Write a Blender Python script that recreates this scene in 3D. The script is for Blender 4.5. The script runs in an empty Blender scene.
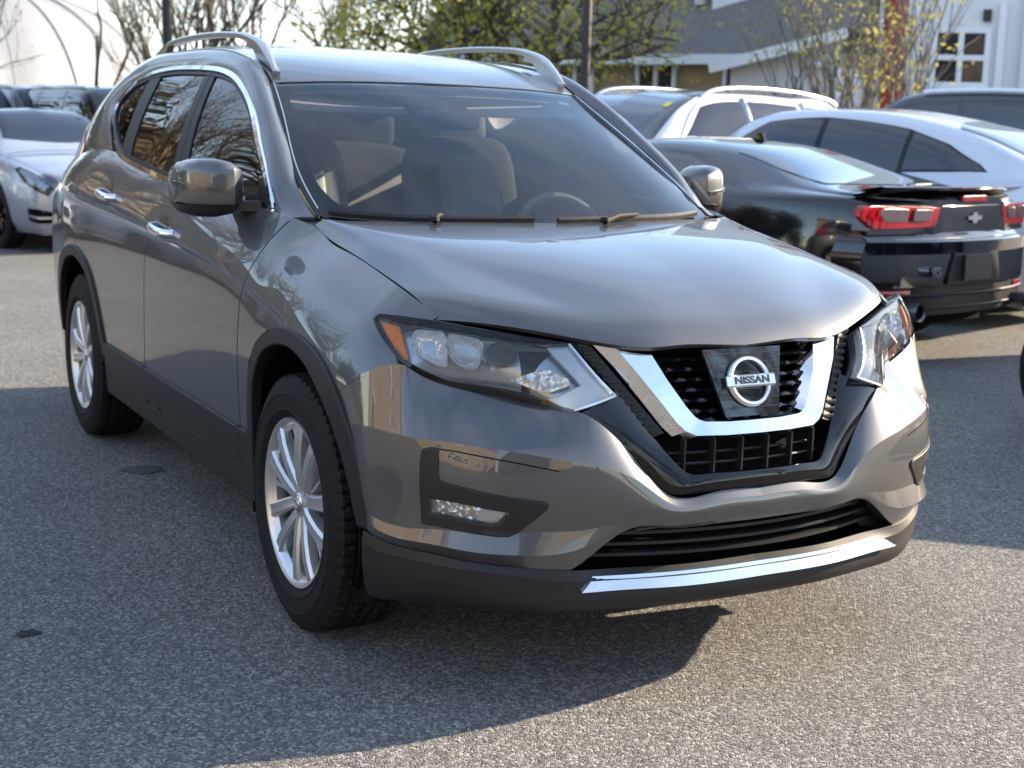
import bpy, bmesh, math, random
import numpy as np
from mathutils import Vector, Matrix
from mathutils.kdtree import KDTree
from mathutils.geometry import delaunay_2d_cdt
random.seed(7); RNG = np.random.default_rng(7)
scene = bpy.context.scene
# ---------------------------------------------------------------- camera
CAM = np.array((4.9643, -2.2032, 1.384)); YAW, PITCH, ROLL, FPX = -.4997, -.1774, .0275, 1425.9
fwd = np.array((-math.cos(YAW) * math.cos(PITCH), -math.sin(YAW) * math.cos(PITCH), math.sin(PITCH)))
rgt = np.cross(fwd, (0, 0, 1)); rgt /= np.linalg.norm(rgt); upv = np.cross(rgt, fwd)
rgt, upv = rgt * math.cos(ROLL) + upv * math.sin(ROLL), -rgt * math.sin(ROLL) + upv * math.cos(ROLL)
cd = bpy.data.cameras.new('camera'); co = bpy.data.objects.new('camera', cd); scene.collection.objects.link(co)
co.matrix_world = Matrix(((rgt[0], upv[0], -fwd[0], CAM[0]), (rgt[1], upv[1], -fwd[1], CAM[1]), (rgt[2], upv[2], -fwd[2], CAM[2]), (0, 0, 0, 1)))
cd.sensor_fit = 'HORIZONTAL'; cd.sensor_width = 36; cd.lens = FPX / 1024 * 36; cd.clip_start = .05; cd.clip_end = 2000
cd.dof.use_dof = True; cd.dof.focus_distance = 3.35; cd.dof.aperture_fstop = 5.6
scene.camera = co
# ---------------------------------------------------------------- sky, sun, exposure
SUN_DIR = np.array((.27, 2.7, 1.0)); SUN_DIR /= np.linalg.norm(SUN_DIR)
el = math.asin(SUN_DIR[2]); az = math.atan2(SUN_DIR[0], SUN_DIR[1])
W = bpy.data.worlds.new('World'); scene.world = W; W.use_nodes = True; nt = W.node_tree; bg = nt.nodes['Background']
sky = nt.nodes.new('ShaderNodeTexSky'); sky.sky_type = 'NISHITA'; sky.sun_disc = False; sky.sun_elevation = el; sky.sun_rotation = az
sky.air_density = 1.0; sky.dust_density = .35; sky.ozone_density = 1.0
tc = nt.nodes.new('ShaderNodeTexCoord'); mp = nt.nodes.new('ShaderNodeMapping'); mp.inputs['Scale'].default_value = (1, 1, 2.6)
cn = nt.nodes.new('ShaderNodeTexNoise'); cn.inputs['Scale'].default_value = 2.0; cn.inputs['Detail'].default_value = 6; cn.inputs['Roughness'].default_value = .56; cn.inputs['Distortion'].default_value = .2
cr = nt.nodes.new('ShaderNodeValToRGB'); cr.color_ramp.elements[0].position = .38; cr.color_ramp.elements[1].position = .74
cm = nt.nodes.new('ShaderNodeMix'); cm.data_type = 'RGBA'; cf = nt.nodes.new('ShaderNodeMath'); cf.operation = 'MULTIPLY'; cf.inputs[1].default_value = .58
nt.links.new(tc.outputs['Generated'], mp.inputs[0]); nt.links.new(mp.outputs[0], cn.inputs['Vector']); nt.links.new(cn.outputs[0], cr.inputs[0]); nt.links.new(cr.outputs[0], cf.inputs[0])
nt.links.new(cf.outputs[0], cm.inputs[0]); nt.links.new(sky.outputs[0], cm.inputs[6]); cm.inputs[7].default_value = (3.5, 3.8, 4.4, 1)
nt.links.new(cm.outputs[2], bg.inputs[0]); bg.inputs[1].default_value = .13
sl = bpy.data.lights.new('sun', 'SUN'); so_ = bpy.data.objects.new('sun', sl); scene.collection.objects.link(so_); sl.energy = 4.2; sl.angle = math.radians(.55); sl.color = (1.0, .81, .58)
so_.rotation_euler = Vector(-SUN_DIR).to_track_quat('-Z', 'Y').to_euler()
scene.view_settings.view_transform = 'Standard'; scene.view_settings.look = 'None'; scene.view_settings.exposure = 1.88; scene.view_settings.gamma = 1.0; scene.view_settings.use_curve_mapping = False
scene.cycles.max_bounces = 10; scene.cycles.transparent_max_bounces = 16; scene.cycles.use_denoising = True
# ---------------------------------------------------------------- surface maths
def spl_w(t, kn, creases=()):
    """weights of a C2 cubic spline through the knots (C0 at creases) and their derivative"""
    t = np.clip(np.asarray(t, float), kn[0], kn[-1]); n = len(kn); kn = np.asarray(kn, float)
    W = np.zeros((len(t), n)); D = np.zeros((len(t), n))
    cuts = [0] + sorted(c for c in creases if 0 < c < n - 1) + [n - 1]
    for a, b in zip(cuts[:-1], cuts[1:]):
        m = b - a + 1; k = kn[a:b + 1]; h = np.diff(k)
        A = np.zeros((m, m)); B = np.zeros((m, m))
        if m == 2:
            A[:] = np.eye(2)
        else:
            A[0, 0] = 1; A[0, 1] = -.5; A[-1, -1] = 1; A[-1, -2] = -.5
            for i in range(1, m - 1):
                A[i, i - 1] = h[i - 1]; A[i, i] = 2 * (h[i - 1] + h[i]); A[i, i + 1] = h[i]
                B[i, i - 1] += 6 / h[i - 1]; B[i, i] -= 6 / h[i - 1] + 6 / h[i]; B[i, i + 1] += 6 / h[i]
        S = np.linalg.solve(A, B)
        last = b == n - 1
        sel = np.where((t >= k[0]) & ((t <= k[-1]) if last else (t < k[-1])))[0]
        if len(sel) == 0: continue
        ts = t[sel]; j = np.clip(np.searchsorted(k, ts, 'right') - 1, 0, m - 2)
        hh = h[j]; u = (ts - k[j]) / hh; w = 1 - u; E = np.eye(m)
        W[np.ix_(sel, range(a, b + 1))] = (w[:, None] * E[j] + u[:, None] * E[j + 1]
            + ((w**3 - w) * hh * hh / 6)[:, None] * S[j] + ((u**3 - u) * hh * hh / 6)[:, None] * S[j + 1])
        D[np.ix_(sel, range(a, b + 1))] = ((E[j + 1] - E[j]) / hh[:, None]
            + (-(3 * w * w - 1) * hh / 6)[:, None] * S[j] + ((3 * u * u - 1) * hh / 6)[:, None] * S[j + 1])
    return W, D

class Surf:
    """grid of control points Q[row][col] -> smooth surface, u runs along columns, v along rows (metres)"""
    def __init__(s, Q, cr=(), cc=(), ku=None, kv=None, out=None, sym=False):
        s.Q = np.array(Q, float); s.cr = list(cr); s.cc = list(cc); s.u0 = 0.0
        d = np.linalg.norm(np.diff(s.Q, axis=1), axis=2).mean(0); s.ku = np.concatenate([[0], np.cumsum(d)]) if ku is None else np.array(ku, float)
        d = np.linalg.norm(np.diff(s.Q, axis=0), axis=2).mean(1); s.kv = np.concatenate([[0], np.cumsum(d)]) if kv is None else np.array(kv, float)
        s.sg = 1.0; s.u0 = s.ku[0]
        if sym:   # first column lies on the centre line: carry on across it so that the middle is smooth
            s.Q = np.concatenate([s.Q[:, 1:2] * [1, -1, 1], s.Q], 1); s.ku = np.concatenate([[2 * s.ku[0] - s.ku[1]], s.ku]); s.cc = [c + 1 for c in s.cc]
        if out is not None:
            P, N = s.ev([s.ku[-1] * .37 + s.ku[0] * .63], [s.kv[-1] * .41 + s.kv[0] * .59])
            if np.dot(N[0], out) < 0: s.sg = -1.0
    def ev(s, u, v):
        Wu, Du = spl_w(u, s.ku, s.cc); Wv, Dv = spl_w(v, s.kv, s.cr)
        P = np.einsum('ir,ic,rck->ik', Wv, Wu, s.Q)
        A = np.einsum('ir,ic,rck->ik', Wv, Du, s.Q); B = np.einsum('ir,ic,rck->ik', Dv, Wu, s.Q)
        N = np.cross(A, B) * s.sg; N /= np.maximum(np.linalg.norm(N, axis=1), 1e-9)[:, None]
        return P, N
    def inv(s, pts, ax=(0, 2), vmin=None):
        pts = np.array(pts, float); U, V = np.meshgrid(np.linspace(s.u0, s.ku[-1], 160), np.linspace(s.kv[0] if vmin is None else vmin, s.kv[-1], 90))
        P, _ = s.ev(U.ravel(), V.ravel()); out = []
        for p in pts:
            i = np.argmin(((P[:, ax] - p)**2).sum(1)); uv = np.array([U.ravel()[i], V.ravel()[i]])
            for _ in range(8):
                q = s.ev([uv[0], uv[0] + 1e-4, uv[0]], [uv[1], uv[1], uv[1] + 1e-4])[0][:, ax]
                J = np.array([(q[1] - q[0]) / 1e-4, (q[2] - q[0]) / 1e-4]).T
                try: st = np.linalg.solve(J, p - q[0])
                except np.linalg.LinAlgError: break
                l = np.linalg.norm(st); uv = uv + st * min(1, .05 / max(l, 1e-9))
                uv = np.clip(uv, [s.u0, s.kv[0]], [s.ku[-1], s.kv[-1]])
            out.append(uv)
        return np.array(out)

def smooth_poly(pts, n=8, closed=False):
    """Catmull-Rom through 2D/3D points"""
    p = np.array(pts, float); m = len(p); out = []
    for i in range(m if closed else m - 1):
        if closed: a, b, c, d = p[(i - 1) % m], p[i], p[(i + 1) % m], p[(i + 2) % m]
        else: a, b, c, d = p[max(i - 1, 0)], p[i], p[i + 1], p[min(i + 2, m - 1)]
        for k in range(n):
            t = k / n
            out.append(.5 * (2 * b + (c - a) * t + (2 * a - 5 * b + 4 * c - d) * t * t + (3 * b - a - 3 * c + d) * t**3))
    if not closed: out.append(p[-1])
    return np.array(out)

def round_poly(pts, r, n=5):
    """polygon with rounded corners; r one radius or one per corner"""
    p = [np.array(q, float) for q in pts]; m = len(p); out = []
    for i in range(m):
        rr = r[i] if hasattr(r, '__len__') else r
        a, b, c = p[i - 1], p[i], p[(i + 1) % m]
        if rr <= 0: out.append(b); continue
        la, lc = np.linalg.norm(a - b), np.linalg.norm(c - b); q = min(rr, la * .48, lc * .48)
        s, e = b + (a - b) / la * q, b + (c - b) / lc * q
        for k in range(n + 1):
            t = k / n; out.append((1 - t)**2 * s + 2 * t * (1 - t) * b + t * t * e)
    return np.array(out)

def densify(pts, h):
    out = []; m = len(pts)
    for i in range(m):
        a, b = np.array(pts[i], float), np.array(pts[(i + 1) % m], float); k = max(1, int(np.ceil(np.linalg.norm(b - a) / h)))
        out += [a + (b - a) * j / k for j in range(k)]
    q = [out[0]]
    for p in out[1:]:
        if np.linalg.norm(p - q[-1]) > 1e-4: q.append(p)
    if np.linalg.norm(q[0] - q[-1]) < 1e-4: q.pop()
    return np.array(q)

def inside(poly, pts):
    x, y = pts[:, 0], pts[:, 1]; r = np.zeros(len(pts), bool); n = len(poly)
    for i in range(n):
        x1, y1 = poly[i]; x2, y2 = poly[(i + 1) % n]
        if y1 == y2: continue
        c = (y1 > y) != (y2 > y); r ^= c & (x < (x2 - x1) * (y - y1) / (y2 - y1) + x1)
    return r

def edge_dist(poly, pts):
    a = poly; b = np.roll(poly, -1, 0); d = np.full(len(pts), 1e9)
    for p, q in zip(a, b):
        e = q - p; t = np.clip(((pts - p) @ e) / max(e @ e, 1e-12), 0, 1)
        d = np.minimum(d, np.linalg.norm(pts - (p + t[:, None] * e), axis=1))
    return d

def cut(poly, holes, h):
    """triangulate a 2D outline with holes and inner points"""
    loops = [densify(poly, h)] + [densify(q, h) for q in holes]
    lo, hi = loops[0].min(0), loops[0].max(0)
    gx, gy = np.meshgrid(np.arange(lo[0], hi[0] + h, h), np.arange(lo[1], hi[1] + h, h * .87))
    gx[::2] += h / 2; g = np.stack([gx.ravel(), gy.ravel()], 1)
    ok = inside(loops[0], g)
    for q in loops[1:]: ok &= ~inside(q, g)
    g = g[ok]
    if len(g):
        for q in loops: g = g[edge_dist(q, g) > .45 * h] if len(g) else g
    V = np.concatenate(loops + [g]); E = []; k = 0
    for q in loops: E += [(k + i, k + (i + 1) % len(q)) for i in range(len(q))]; k += len(q)
    ve, _, fa, *_ = delaunay_2d_cdt([Vector(p) for p in V], E, [], 0, 1e-7)
    ve = np.array([tuple(p) for p in ve]); fa = np.array([f for f in fa if len(f) == 3])
    c = ve[fa].mean(1); ok = inside(loops[0], c)
    for q in loops[1:]: ok &= ~inside(q, c)
    return ve, fa[ok]
# ---------------------------------------------------------------- mesh helpers
COL = bpy.context.scene.collection
class MB:
    """collects vertices, faces and vertex normals for one mesh object"""
    def __init__(s): s.P = []; s.N = []; s.F = []; s.n = 0; s.flat = True
    def add(s, P, F, N=None):
        P = np.asarray(P, float); s.P.append(P)
        if N is None: s.N.append(np.full((len(P), 3), np.nan))
        else: s.N.append(np.asarray(N, float)); s.flat = False
        s.F += [tuple(int(i) + s.n for i in f) for f in F]; s.n += len(P); return s
    def box(s, c, d, R=None, bev=0):
        c, d = np.array(c, float), np.array(d, float) / 2
        if bev <= 0:
            V = np.array([[x, y, z] for x in (-1, 1) for y in (-1, 1) for z in (-1, 1)]) * d
            F = [(0, 1, 3, 2), (4, 6, 7, 5), (0, 4, 5, 1), (2, 3, 7, 6), (0, 2, 6, 4), (1, 5, 7, 3)]
        else:
            bev = min(bev, d.min() * .9); V = []; ix = {}
            for sx in (-1, 1):
                for sy in (-1, 1):
                    for sz in (-1, 1):
                        for a in range(3):
                            q = d - bev; q = q.copy(); q[a] = d[a]; ix[sx, sy, sz, a] = len(V); V.append(q * [sx, sy, sz])
            F = []
            for a in range(3):
                b, e = (a + 1) % 3, (a + 2) % 3
                for sa in (-1, 1):
                    def key(sb, se):
                        t = [0, 0, 0]; t[a] = sa; t[b] = sb; t[e] = se; return ix[t[0], t[1], t[2], a]
                    F.append((key(-1, -1), key(1, -1), key(1, 1), key(-1, 1))[::sa])
            for a in range(3):
                b, e = (a + 1) % 3, (a + 2) % 3
                for sb in (-1, 1):
                    for se in (-1, 1):
                        def key(sa, f):
                            t = [0, 0, 0]; t[a] = sa; t[b] = sb; t[e] = se; return ix[t[0], t[1], t[2], f]
                        F.append((key(-1, b), key(1, b), key(1, e), key(-1, e))[::sb * se])
            for k in [(x, y, z) for x in (-1, 1) for y in (-1, 1) for z in (-1, 1)]:
                F.append((ix[(*k, 0)], ix[(*k, 1)], ix[(*k, 2)])[::k[0] * k[1] * k[2]])
            V = np.array(V)
        if R is not None: V = V @ np.array(R).T
        return s.add(V + c, F)
    def tube(s, path, r, n=10, closed=False, caps=True, prof=None, up=(0, 0, 1), smooth=True):
        """sweep a round (or given 2D) profile along a path; r one radius or one per point"""
        P = np.array(path, float); m = len(P); T = np.gradient(P, axis=0)
        if closed: T = np.roll(P, -1, 0) - np.roll(P, 1, 0)
        T /= np.maximum(np.linalg.norm(T, axis=1), 1e-9)[:, None]
        r = np.broadcast_to(np.array(r, float), (m,))
        if prof is None:
            a = np.linspace(0, 2 * np.pi, n, endpoint=False); prof = np.stack([np.cos(a), np.sin(a)], 1)
        else: prof = np.array(prof, float); n = len(prof)
        V = []; Nn = []
        side = None
        for i in range(m):
            u = np.array(up, float); a = np.cross(u, T[i])
            if np.linalg.norm(a) < 1e-3: a = side if side is not None else np.cross([1, 0, 0], T[i])
            a = a - T[i] * (a @ T[i]); a /= max(np.linalg.norm(a), 1e-9); side = a; b = np.cross(T[i], a)
            o = prof[:, :1] * a + prof[:, 1:] * b; V.append(P[i] + o * r[i]); Nn.append(o)
        F = []
        for i in range(m if closed else m - 1):
            j = (i + 1) % m
            F += [(i * n + k, i * n + (k + 1) % n, j * n + (k + 1) % n, j * n + k) for k in range(n)]
        V = np.concatenate(V)
        if caps and not closed:
            F.append(tuple(range(n))[::-1]); F.append(tuple((m - 1) * n + k for k in range(n)))
        return s.add(V, F)
    def lathe(s, prof, n=48, c=(0, 0, 0), axis='y'):
        """revolve (radius, along) pairs round an axis"""
        a = np.linspace(0, 2 * np.pi, n, endpoint=False); V = []
        for r, t in prof:
            q = np.stack([r * np.cos(a), np.full(n, t), r * np.sin(a)], 1)
            if axis == 'z': q = q[:, [0, 2, 1]]
            if axis == 'x': q = q[:, [1, 0, 2]]
            V.append(q + np.array(c))
        F = []
        for i in range(len(prof) - 1):
            F += [(i * n + k, i * n + (k + 1) % n, (i + 1) * n + (k + 1) % n, (i + 1) * n + k) for k in range(n)]
        if axis != 'x' : F = [f[::-1] for f in F] if axis == 'z' else F
        return s.add(np.concatenate(V), F)
    def prism(s, poly, lo, hi, ax=2):
        """extrude a 2D outline along an axis"""
        p = np.array(poly, float); n = len(p); o = [i for i in range(3) if i != ax]
        V = np.zeros((2 * n, 3)); V[:n, o] = p; V[n:, o] = p; V[:n, ax] = lo; V[n:, ax] = hi
        F = [(i, (i + 1) % n, n + (i + 1) % n, n + i) for i in range(n)] + [tuple(range(n))[::-1], tuple(range(n, 2 * n))]
        return s.add(V, F)
    def xf(s, M=None, t=(0, 0, 0)):
        for i, P in enumerate(s.P):
            s.P[i] = (P if M is None else P @ np.array(M).T) + np.array(t)
            if M is not None: s.N[i] = s.N[i] @ np.array(M).T
        return s
    def mesh(s, name, mat, smooth=False, ang=None, flip=False, mirror=False):
        P = np.concatenate(s.P); N = np.concatenate(s.N); F = s.F
        if mirror: P = P * [1, -1, 1]; N = N * [1, -1, 1]
        if mirror != flip: F = [f[::-1] for f in F]
        me = bpy.data.meshes.new(name); me.from_pydata([tuple(p) for p in P], [], F)
        if mat is not None:
            for m in (mat if isinstance(mat, (list, tuple)) else [mat]): me.materials.append(m)
        if not s.flat:
            for p in me.polygons: p.use_smooth = True
            me.normals_split_custom_set_from_vertices([tuple(v) if v[0] == v[0] else (0, 0, 0) for v in N])
        else:
            bm = bmesh.new(); bm.from_mesh(me); bmesh.ops.recalc_face_normals(bm, faces=bm.faces); bm.to_mesh(me); bm.free()
            if smooth:
                for p in me.polygons: p.use_smooth = True
                if ang is not None: me.set_sharp_from_angle(angle=math.radians(ang))
        me.update(); return me
    def build(s, name, mat, parent=None, smooth=False, ang=None, mirror=False, flip=False):
        return link(name, s.mesh(name, mat, smooth, ang, flip, mirror), parent)

def link(name, me, parent=None):
    o = bpy.data.objects.new(name, me); COL.objects.link(o)
    if parent is not None: o.parent = parent
    return o
def thing(name, label, cat, loc=(0, 0, 0), rz=0, group=None):
    o = bpy.data.objects.new(name, None); COL.objects.link(o); o.location = loc; o.rotation_euler = (0, 0, rz)
    o['label'] = label; o['category'] = cat
    if group: o['group'] = group
    return o
def tag(o, label=None, cat=None, group=None, kind=None):
    for k, v in (('label', label), ('category', cat), ('group', group), ('kind', kind)):
        if v: o[k] = v
    return o
def dup(o, parent=None):
    c = o.copy(); COL.objects.link(c); c.parent = parent
    for ch in list(o.children): dup(ch, c)
    return c

def flange(mb, P, N, F, thick, bev=.002):
    """roll the open edge of a panel inwards so it reads as sheet metal"""
    kd = KDTree(len(P))
    for i, p in enumerate(P): kd.insert(p, i)
    kd.balance(); idx = np.array([min(j for _, j, _ in kd.find_range(p, 6e-5)) for p in P])
    cnt = {}
    for f in F:
        for a, b in zip(f, tuple(f[1:]) + (f[0],)):
            a2, b2 = idx[a], idx[b]
            if a2 == b2: continue
            if (b2, a2) in cnt: cnt[b2, a2] = None
            else: cnt[a2, b2] = (a, b)
    E = [e for e in cnt.values() if e is not None]
    if not E: return
    acc = {}
    E = [(a, b) for a, b in E if abs(P[a][1]) > 1e-5 or abs(P[b][1]) > 1e-5]   # no fold along the centre line
    for a, b in E:
        d = P[b] - P[a]; o = np.cross(d, N[a] + N[b]); l = np.linalg.norm(o)
        if l < 1e-9: continue
        for k in (a, b): acc.setdefault(int(idx[k]), np.zeros(3)); acc[int(idx[k])] += o / l
    ids = {}; V = []; NN = []
    def ring(k):
        i = int(idx[k])
        if i not in ids:
            o = acc[i]; o = o / max(np.linalg.norm(o), 1e-9); n = N[k]; p = P[k]
            ids[i] = len(V)
            mid = (n + o); mid /= np.linalg.norm(mid)
            for q, w in ((p, n), (p + o * bev * .7 - n * bev * .3, mid), (p + o * bev - n * bev, o), (p + o * bev - n * thick, o)):
                V.append(q); NN.append(w)
        return ids[i]
    FF = []
    for a, b in E:
        if int(idx[a]) not in acc or int(idx[b]) not in acc: continue
        i, j = ring(a), ring(b)
        for k in range(3): FF.append((j + k, i + k, i + k + 1, j + k + 1))
    mb.add(V, FF, NN)

def orient(P, N, F):
    out = []
    for f in F:
        n = np.cross(P[f[1]] - P[f[0]], P[f[2]] - P[f[0]])
        out.append(tuple(f) if n @ (N[f[0]] + N[f[1]] + N[f[2]]) >= 0 else tuple(f)[::-1])
    return out

def panel(S, uv, holes=(), h=.03, off=0.0, thick=.012, mb=None, bev=.002):
    """piece of the surface S inside an outline given in (u, v)"""
    ve, fa = cut(uv, holes, h); P, N = S.ev(ve[:, 0], ve[:, 1]); P = P + N * off
    F = orient(P, N, fa); mb = mb or MB(); mb.add(P, F, N)
    if thick: flange(mb, P, N, F, thick, bev)
    return mb

def patch(S, hu=.03, hv=.03, off=0.0, thick=.012, mb=None, u0=None, u1=None, v0=None, v1=None, bev=.002, skip=()):
    """the whole rectangle of the surface S, split at its creases"""
    mb = mb or MB(); AP, AN, AF, k = [], [], [], 0
    u0 = S.u0 if u0 is None else u0; u1 = S.ku[-1] if u1 is None else u1
    v0 = S.kv[0] if v0 is None else v0; v1 = S.kv[-1] if v1 is None else v1
    def segs(a, b, cr, kn, h):
        c = [a] + [kn[i] for i in sorted(cr) if a < kn[i] < b] + [b]; o = []
        for p, q in zip(c[:-1], c[1:]):
            t = np.linspace(p, q, max(2, int(np.ceil((q - p) / h)) + 1)); e = (q - p) * 1e-5; t[0] += e if p != a else 0; t[-1] -= e if q != b else 0
            o.append(t)
        return o
    for U in segs(u0, u1, S.cc, S.ku, hu):
        for V in segs(v0, v1, S.cr, S.kv, hv):
            uu, vv = np.meshgrid(U, V); P, N = S.ev(uu.ravel(), vv.ravel()); P = P + N * off; n = len(U)
            F = [(j * n + i, j * n + i + 1, (j + 1) * n + i + 1, (j + 1) * n + i) for j in range(len(V) - 1) for i in range(n - 1)]
            if len(skip):
                c = np.array([[uu.ravel()[list(f)].mean(), vv.ravel()[list(f)].mean()] for f in F]); ok = np.ones(len(F), bool)
                for q in skip: ok &= ~inside(np.array(q), c)
                F = [f for f, k_ in zip(F, ok) if k_]
            F = orient(P, N, F); AP.append(P); AN.append(N); AF += [tuple(x + k for x in f) for f in F]; k += len(P)
    P, N = np.concatenate(AP), np.concatenate(AN); mb.add(P, AF, N)
    if thick: flange(mb, P, N, AF, thick, bev)
    return mb

def ribbon(S, uv, w, off, mb=None, depth=.004):
    """raised band of width w following a (u, v) line on S"""
    P, N = S.ev(uv[:, 0], uv[:, 1]); T = np.gradient(P, axis=0); T /= np.linalg.norm(T, axis=1)[:, None]
    B = np.cross(N, T); mb = mb or MB(); n = len(P)
    w = np.broadcast_to(w, (n,))[:, None] / 2
    V = np.stack([P - B * w + N * (off - depth), P - B * w * .85 + N * off, P + B * w * .85 + N * off, P + B * w + N * (off - depth)], 1).reshape(-1, 3)
    F = [(i * 4 + k, (i + 1) * 4 + k, (i + 1) * 4 + k + 1, i * 4 + k + 1) for i in range(n - 1) for k in range(3)]
    return mb.add(V, F)
# ---------------------------------------------------------------- materials
MAT = {}
def mat(name, col=(.5, .5, .5), rough=.5, metal=0.0, coat=0.0, coat_r=.02, trans=0.0, ior=1.45, emit=None, spec=.5, alpha=1.0):
    m = bpy.data.materials.new(name); m.use_nodes = True; b = m.node_tree.nodes['Principled BSDF']
    b.inputs['Base Color'].default_value = (*col, 1); b.inputs['Roughness'].default_value = rough; b.inputs['Metallic'].default_value = metal
    b.inputs['Coat Weight'].default_value = coat; b.inputs['Coat Roughness'].default_value = coat_r
    b.inputs['Transmission Weight'].default_value = trans; b.inputs['IOR'].default_value = ior; b.inputs['Specular IOR Level'].default_value = spec
    if emit: b.inputs['Emission Color'].default_value = (*emit[:3], 1); b.inputs['Emission Strength'].default_value = emit[3]
    MAT[name] = m; return m
def nd(m, t, **kw):
    n = m.node_tree.nodes.new(t)
    for k, v in kw.items():
        if k.startswith('_'): setattr(n, k[1:], v)
        else: n.inputs[k.replace('__', ' ')].default_value = v
    return n
def lk(m, a, b): m.node_tree.links.new(a, b)
def bsdf(m): return m.node_tree.nodes['Principled BSDF']
def ramp(m, fac, stops):
    r = m.node_tree.nodes.new('ShaderNodeValToRGB'); e = r.color_ramp.elements
    while len(e) < len(stops): e.new(.5)
    for i, (p, c) in enumerate(stops): e[i].position = p; e[i].color = (*c, 1)
    lk(m, fac, r.inputs[0]); return r.outputs[0]
def noise(m, scale, detail=4, rough=.55, coord='Object', dims='3D'):
    t = nd(m, 'ShaderNodeTexCoord'); n = nd(m, 'ShaderNodeTexNoise', _noise_dimensions=dims); n.inputs['Scale'].default_value = scale
    n.inputs['Detail'].default_value = detail; n.inputs['Roughness'].default_value = rough; lk(m, t.outputs[coord], n.inputs['Vector']); return n
def bump(m, h, strength=.2, dist=.01):
    b = nd(m, 'ShaderNodeBump', Strength=strength, Distance=dist); lk(m, h, b.inputs['Height']); lk(m, b.outputs[0], bsdf(m).inputs['Normal']); return b
def paint(name, col, metal=.75, rough=.32, flake=True, dirt=.06, civ=1.6):
    m = mat(name, col, rough, metal, coat=1.0, coat_r=.015); bsdf(m).inputs['Coat IOR'].default_value = civ
    n = noise(m, 900, 2, .6); mx = nd(m, 'ShaderNodeMix', _data_type='RGBA'); lk(m, n.outputs[0], mx.inputs[0])
    c = np.array(col); mx.inputs[6].default_value = (*(c * .72), 1); mx.inputs[7].default_value = (*np.minimum(c * 1.3, 1), 1)
    d = noise(m, 3.5, 6, .65); mp = nd(m, 'ShaderNodeMapRange'); lk(m, d.outputs[0], mp.inputs[0])
    mp.inputs[1].default_value = .35; mp.inputs[2].default_value = .75; mp.inputs[3].default_value = .008; mp.inputs[4].default_value = dirt
    lk(m, mp.outputs[0], bsdf(m).inputs['Coat Roughness']); lk(m, mx.outputs[2], bsdf(m).inputs['Base Color'])
    return m
def thin_glass(name, tint, refl=1.0, rough=0.0, ior=1.5):
    m = bpy.data.materials.new(name); m.use_nodes = True; nt = m.node_tree; nt.nodes.remove(nt.nodes['Principled BSDF']); o = nt.nodes['Material Output']
    t = nt.nodes.new('ShaderNodeBsdfTransparent'); t.inputs[0].default_value = (*tint, 1); g = nt.nodes.new('ShaderNodeBsdfGlossy'); g.inputs['Roughness'].default_value = rough
    f = nt.nodes.new('ShaderNodeFresnel'); f.inputs[0].default_value = ior; mm = nt.nodes.new('ShaderNodeMath'); mm.operation = 'MULTIPLY'; mm.inputs[1].default_value = refl; mm.use_clamp = True
    mx = nt.nodes.new('ShaderNodeMixShader'); nt.links.new(f.outputs[0], mm.inputs[0]); nt.links.new(mm.outputs[0], mx.inputs[0])
    nt.links.new(t.outputs[0], mx.inputs[1]); nt.links.new(g.outputs[0], mx.inputs[2]); nt.links.new(mx.outputs[0], o.inputs[0]); MAT[name] = m; return m

paint('car_paint', (.080, .083, .089), .55, .42, civ=1.6)
mat('black_plastic', (.017, .017, .018), .48, spec=.4); bump(MAT['black_plastic'], noise(MAT['black_plastic'], 700, 2).outputs[0], .25, .001)
mat('grey_plastic', (.05, .05, .053), .5)
mat('gloss_black', (.005, .005, .006), .05, coat=.3, spec=.35)
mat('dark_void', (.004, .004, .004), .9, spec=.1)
mat('rubber', (.010, .010, .0105), .7, spec=.25); bump(MAT['rubber'], noise(MAT['rubber'], 60, 5).outputs[0], .12, .003)
mat('chrome', (.82, .83, .84), .045, 1.0)
mat('satin_chrome', (.72, .73, .74), .2, 1.0)
mat('alloy', (.60, .61, .62), .33, .75, coat=.5, coat_r=.06)
mat('disc_metal', (.2, .19, .18), .4, 1.0)
mat('rail_silver', (.55, .56, .57), .28, .9)
thin_glass('windshield_glass', (.92, .97, .98), 1.0, ior=1.6)
thin_glass('front_glass', (.62, .69, .68), 1.0, ior=1.9)
thin_glass('privacy_glass', (.14, .15, .15), 1.0, ior=2.0)
thin_glass('lens_clear', (.93, .95, .96), 1.0)
_m = MAT['lens_clear']; _n = _m.node_tree; _d = _n.nodes.new('ShaderNodeBsdfDiffuse'); _d.inputs[0].default_value = (.80, .84, .88, 1); _a = _n.nodes.new('ShaderNodeMixShader'); _a.inputs[0].default_value = .025
_s = _n.nodes['Material Output'].inputs[0].links[0].from_socket; _n.links.new(_s, _a.inputs[1]); _n.links.new(_d.outputs[0], _a.inputs[2]); _n.links.new(_a.outputs[0], _n.nodes['Material Output'].inputs[0])
mat('frit', (.012, .013, .016), .08, coat=.6)
mat('lamp_housing', (.40, .44, .50), .25, .6)
m = mat('reflector', (.94, .95, .97), .15, .4)
v = nd(m, 'ShaderNodeTexVoronoi', Scale=55.0); t = nd(m, 'ShaderNodeTexCoord'); lk(m, t.outputs['Object'], v.inputs['Vector']); bump(m, v.outputs['Distance'], .6, .015)
m = mat('light_guide', (.62, .66, .70), .22, .2, coat=.5)
mat('amber', (.92, .24, .0), .5, spec=.2)
m = MAT['amber']; v = nd(m, 'ShaderNodeTexVoronoi', Scale=70.0); t = nd(m, 'ShaderNodeTexCoord'); lk(m, t.outputs['Object'], v.inputs['Vector']); bump(m, v.outputs['Distance'], .6, .01)
mat('red_lens', (.35, .008, .01), .12, coat=1.0)
mat('bright_red_lens', (.24, .004, .009), .15, coat=.6)
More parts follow.
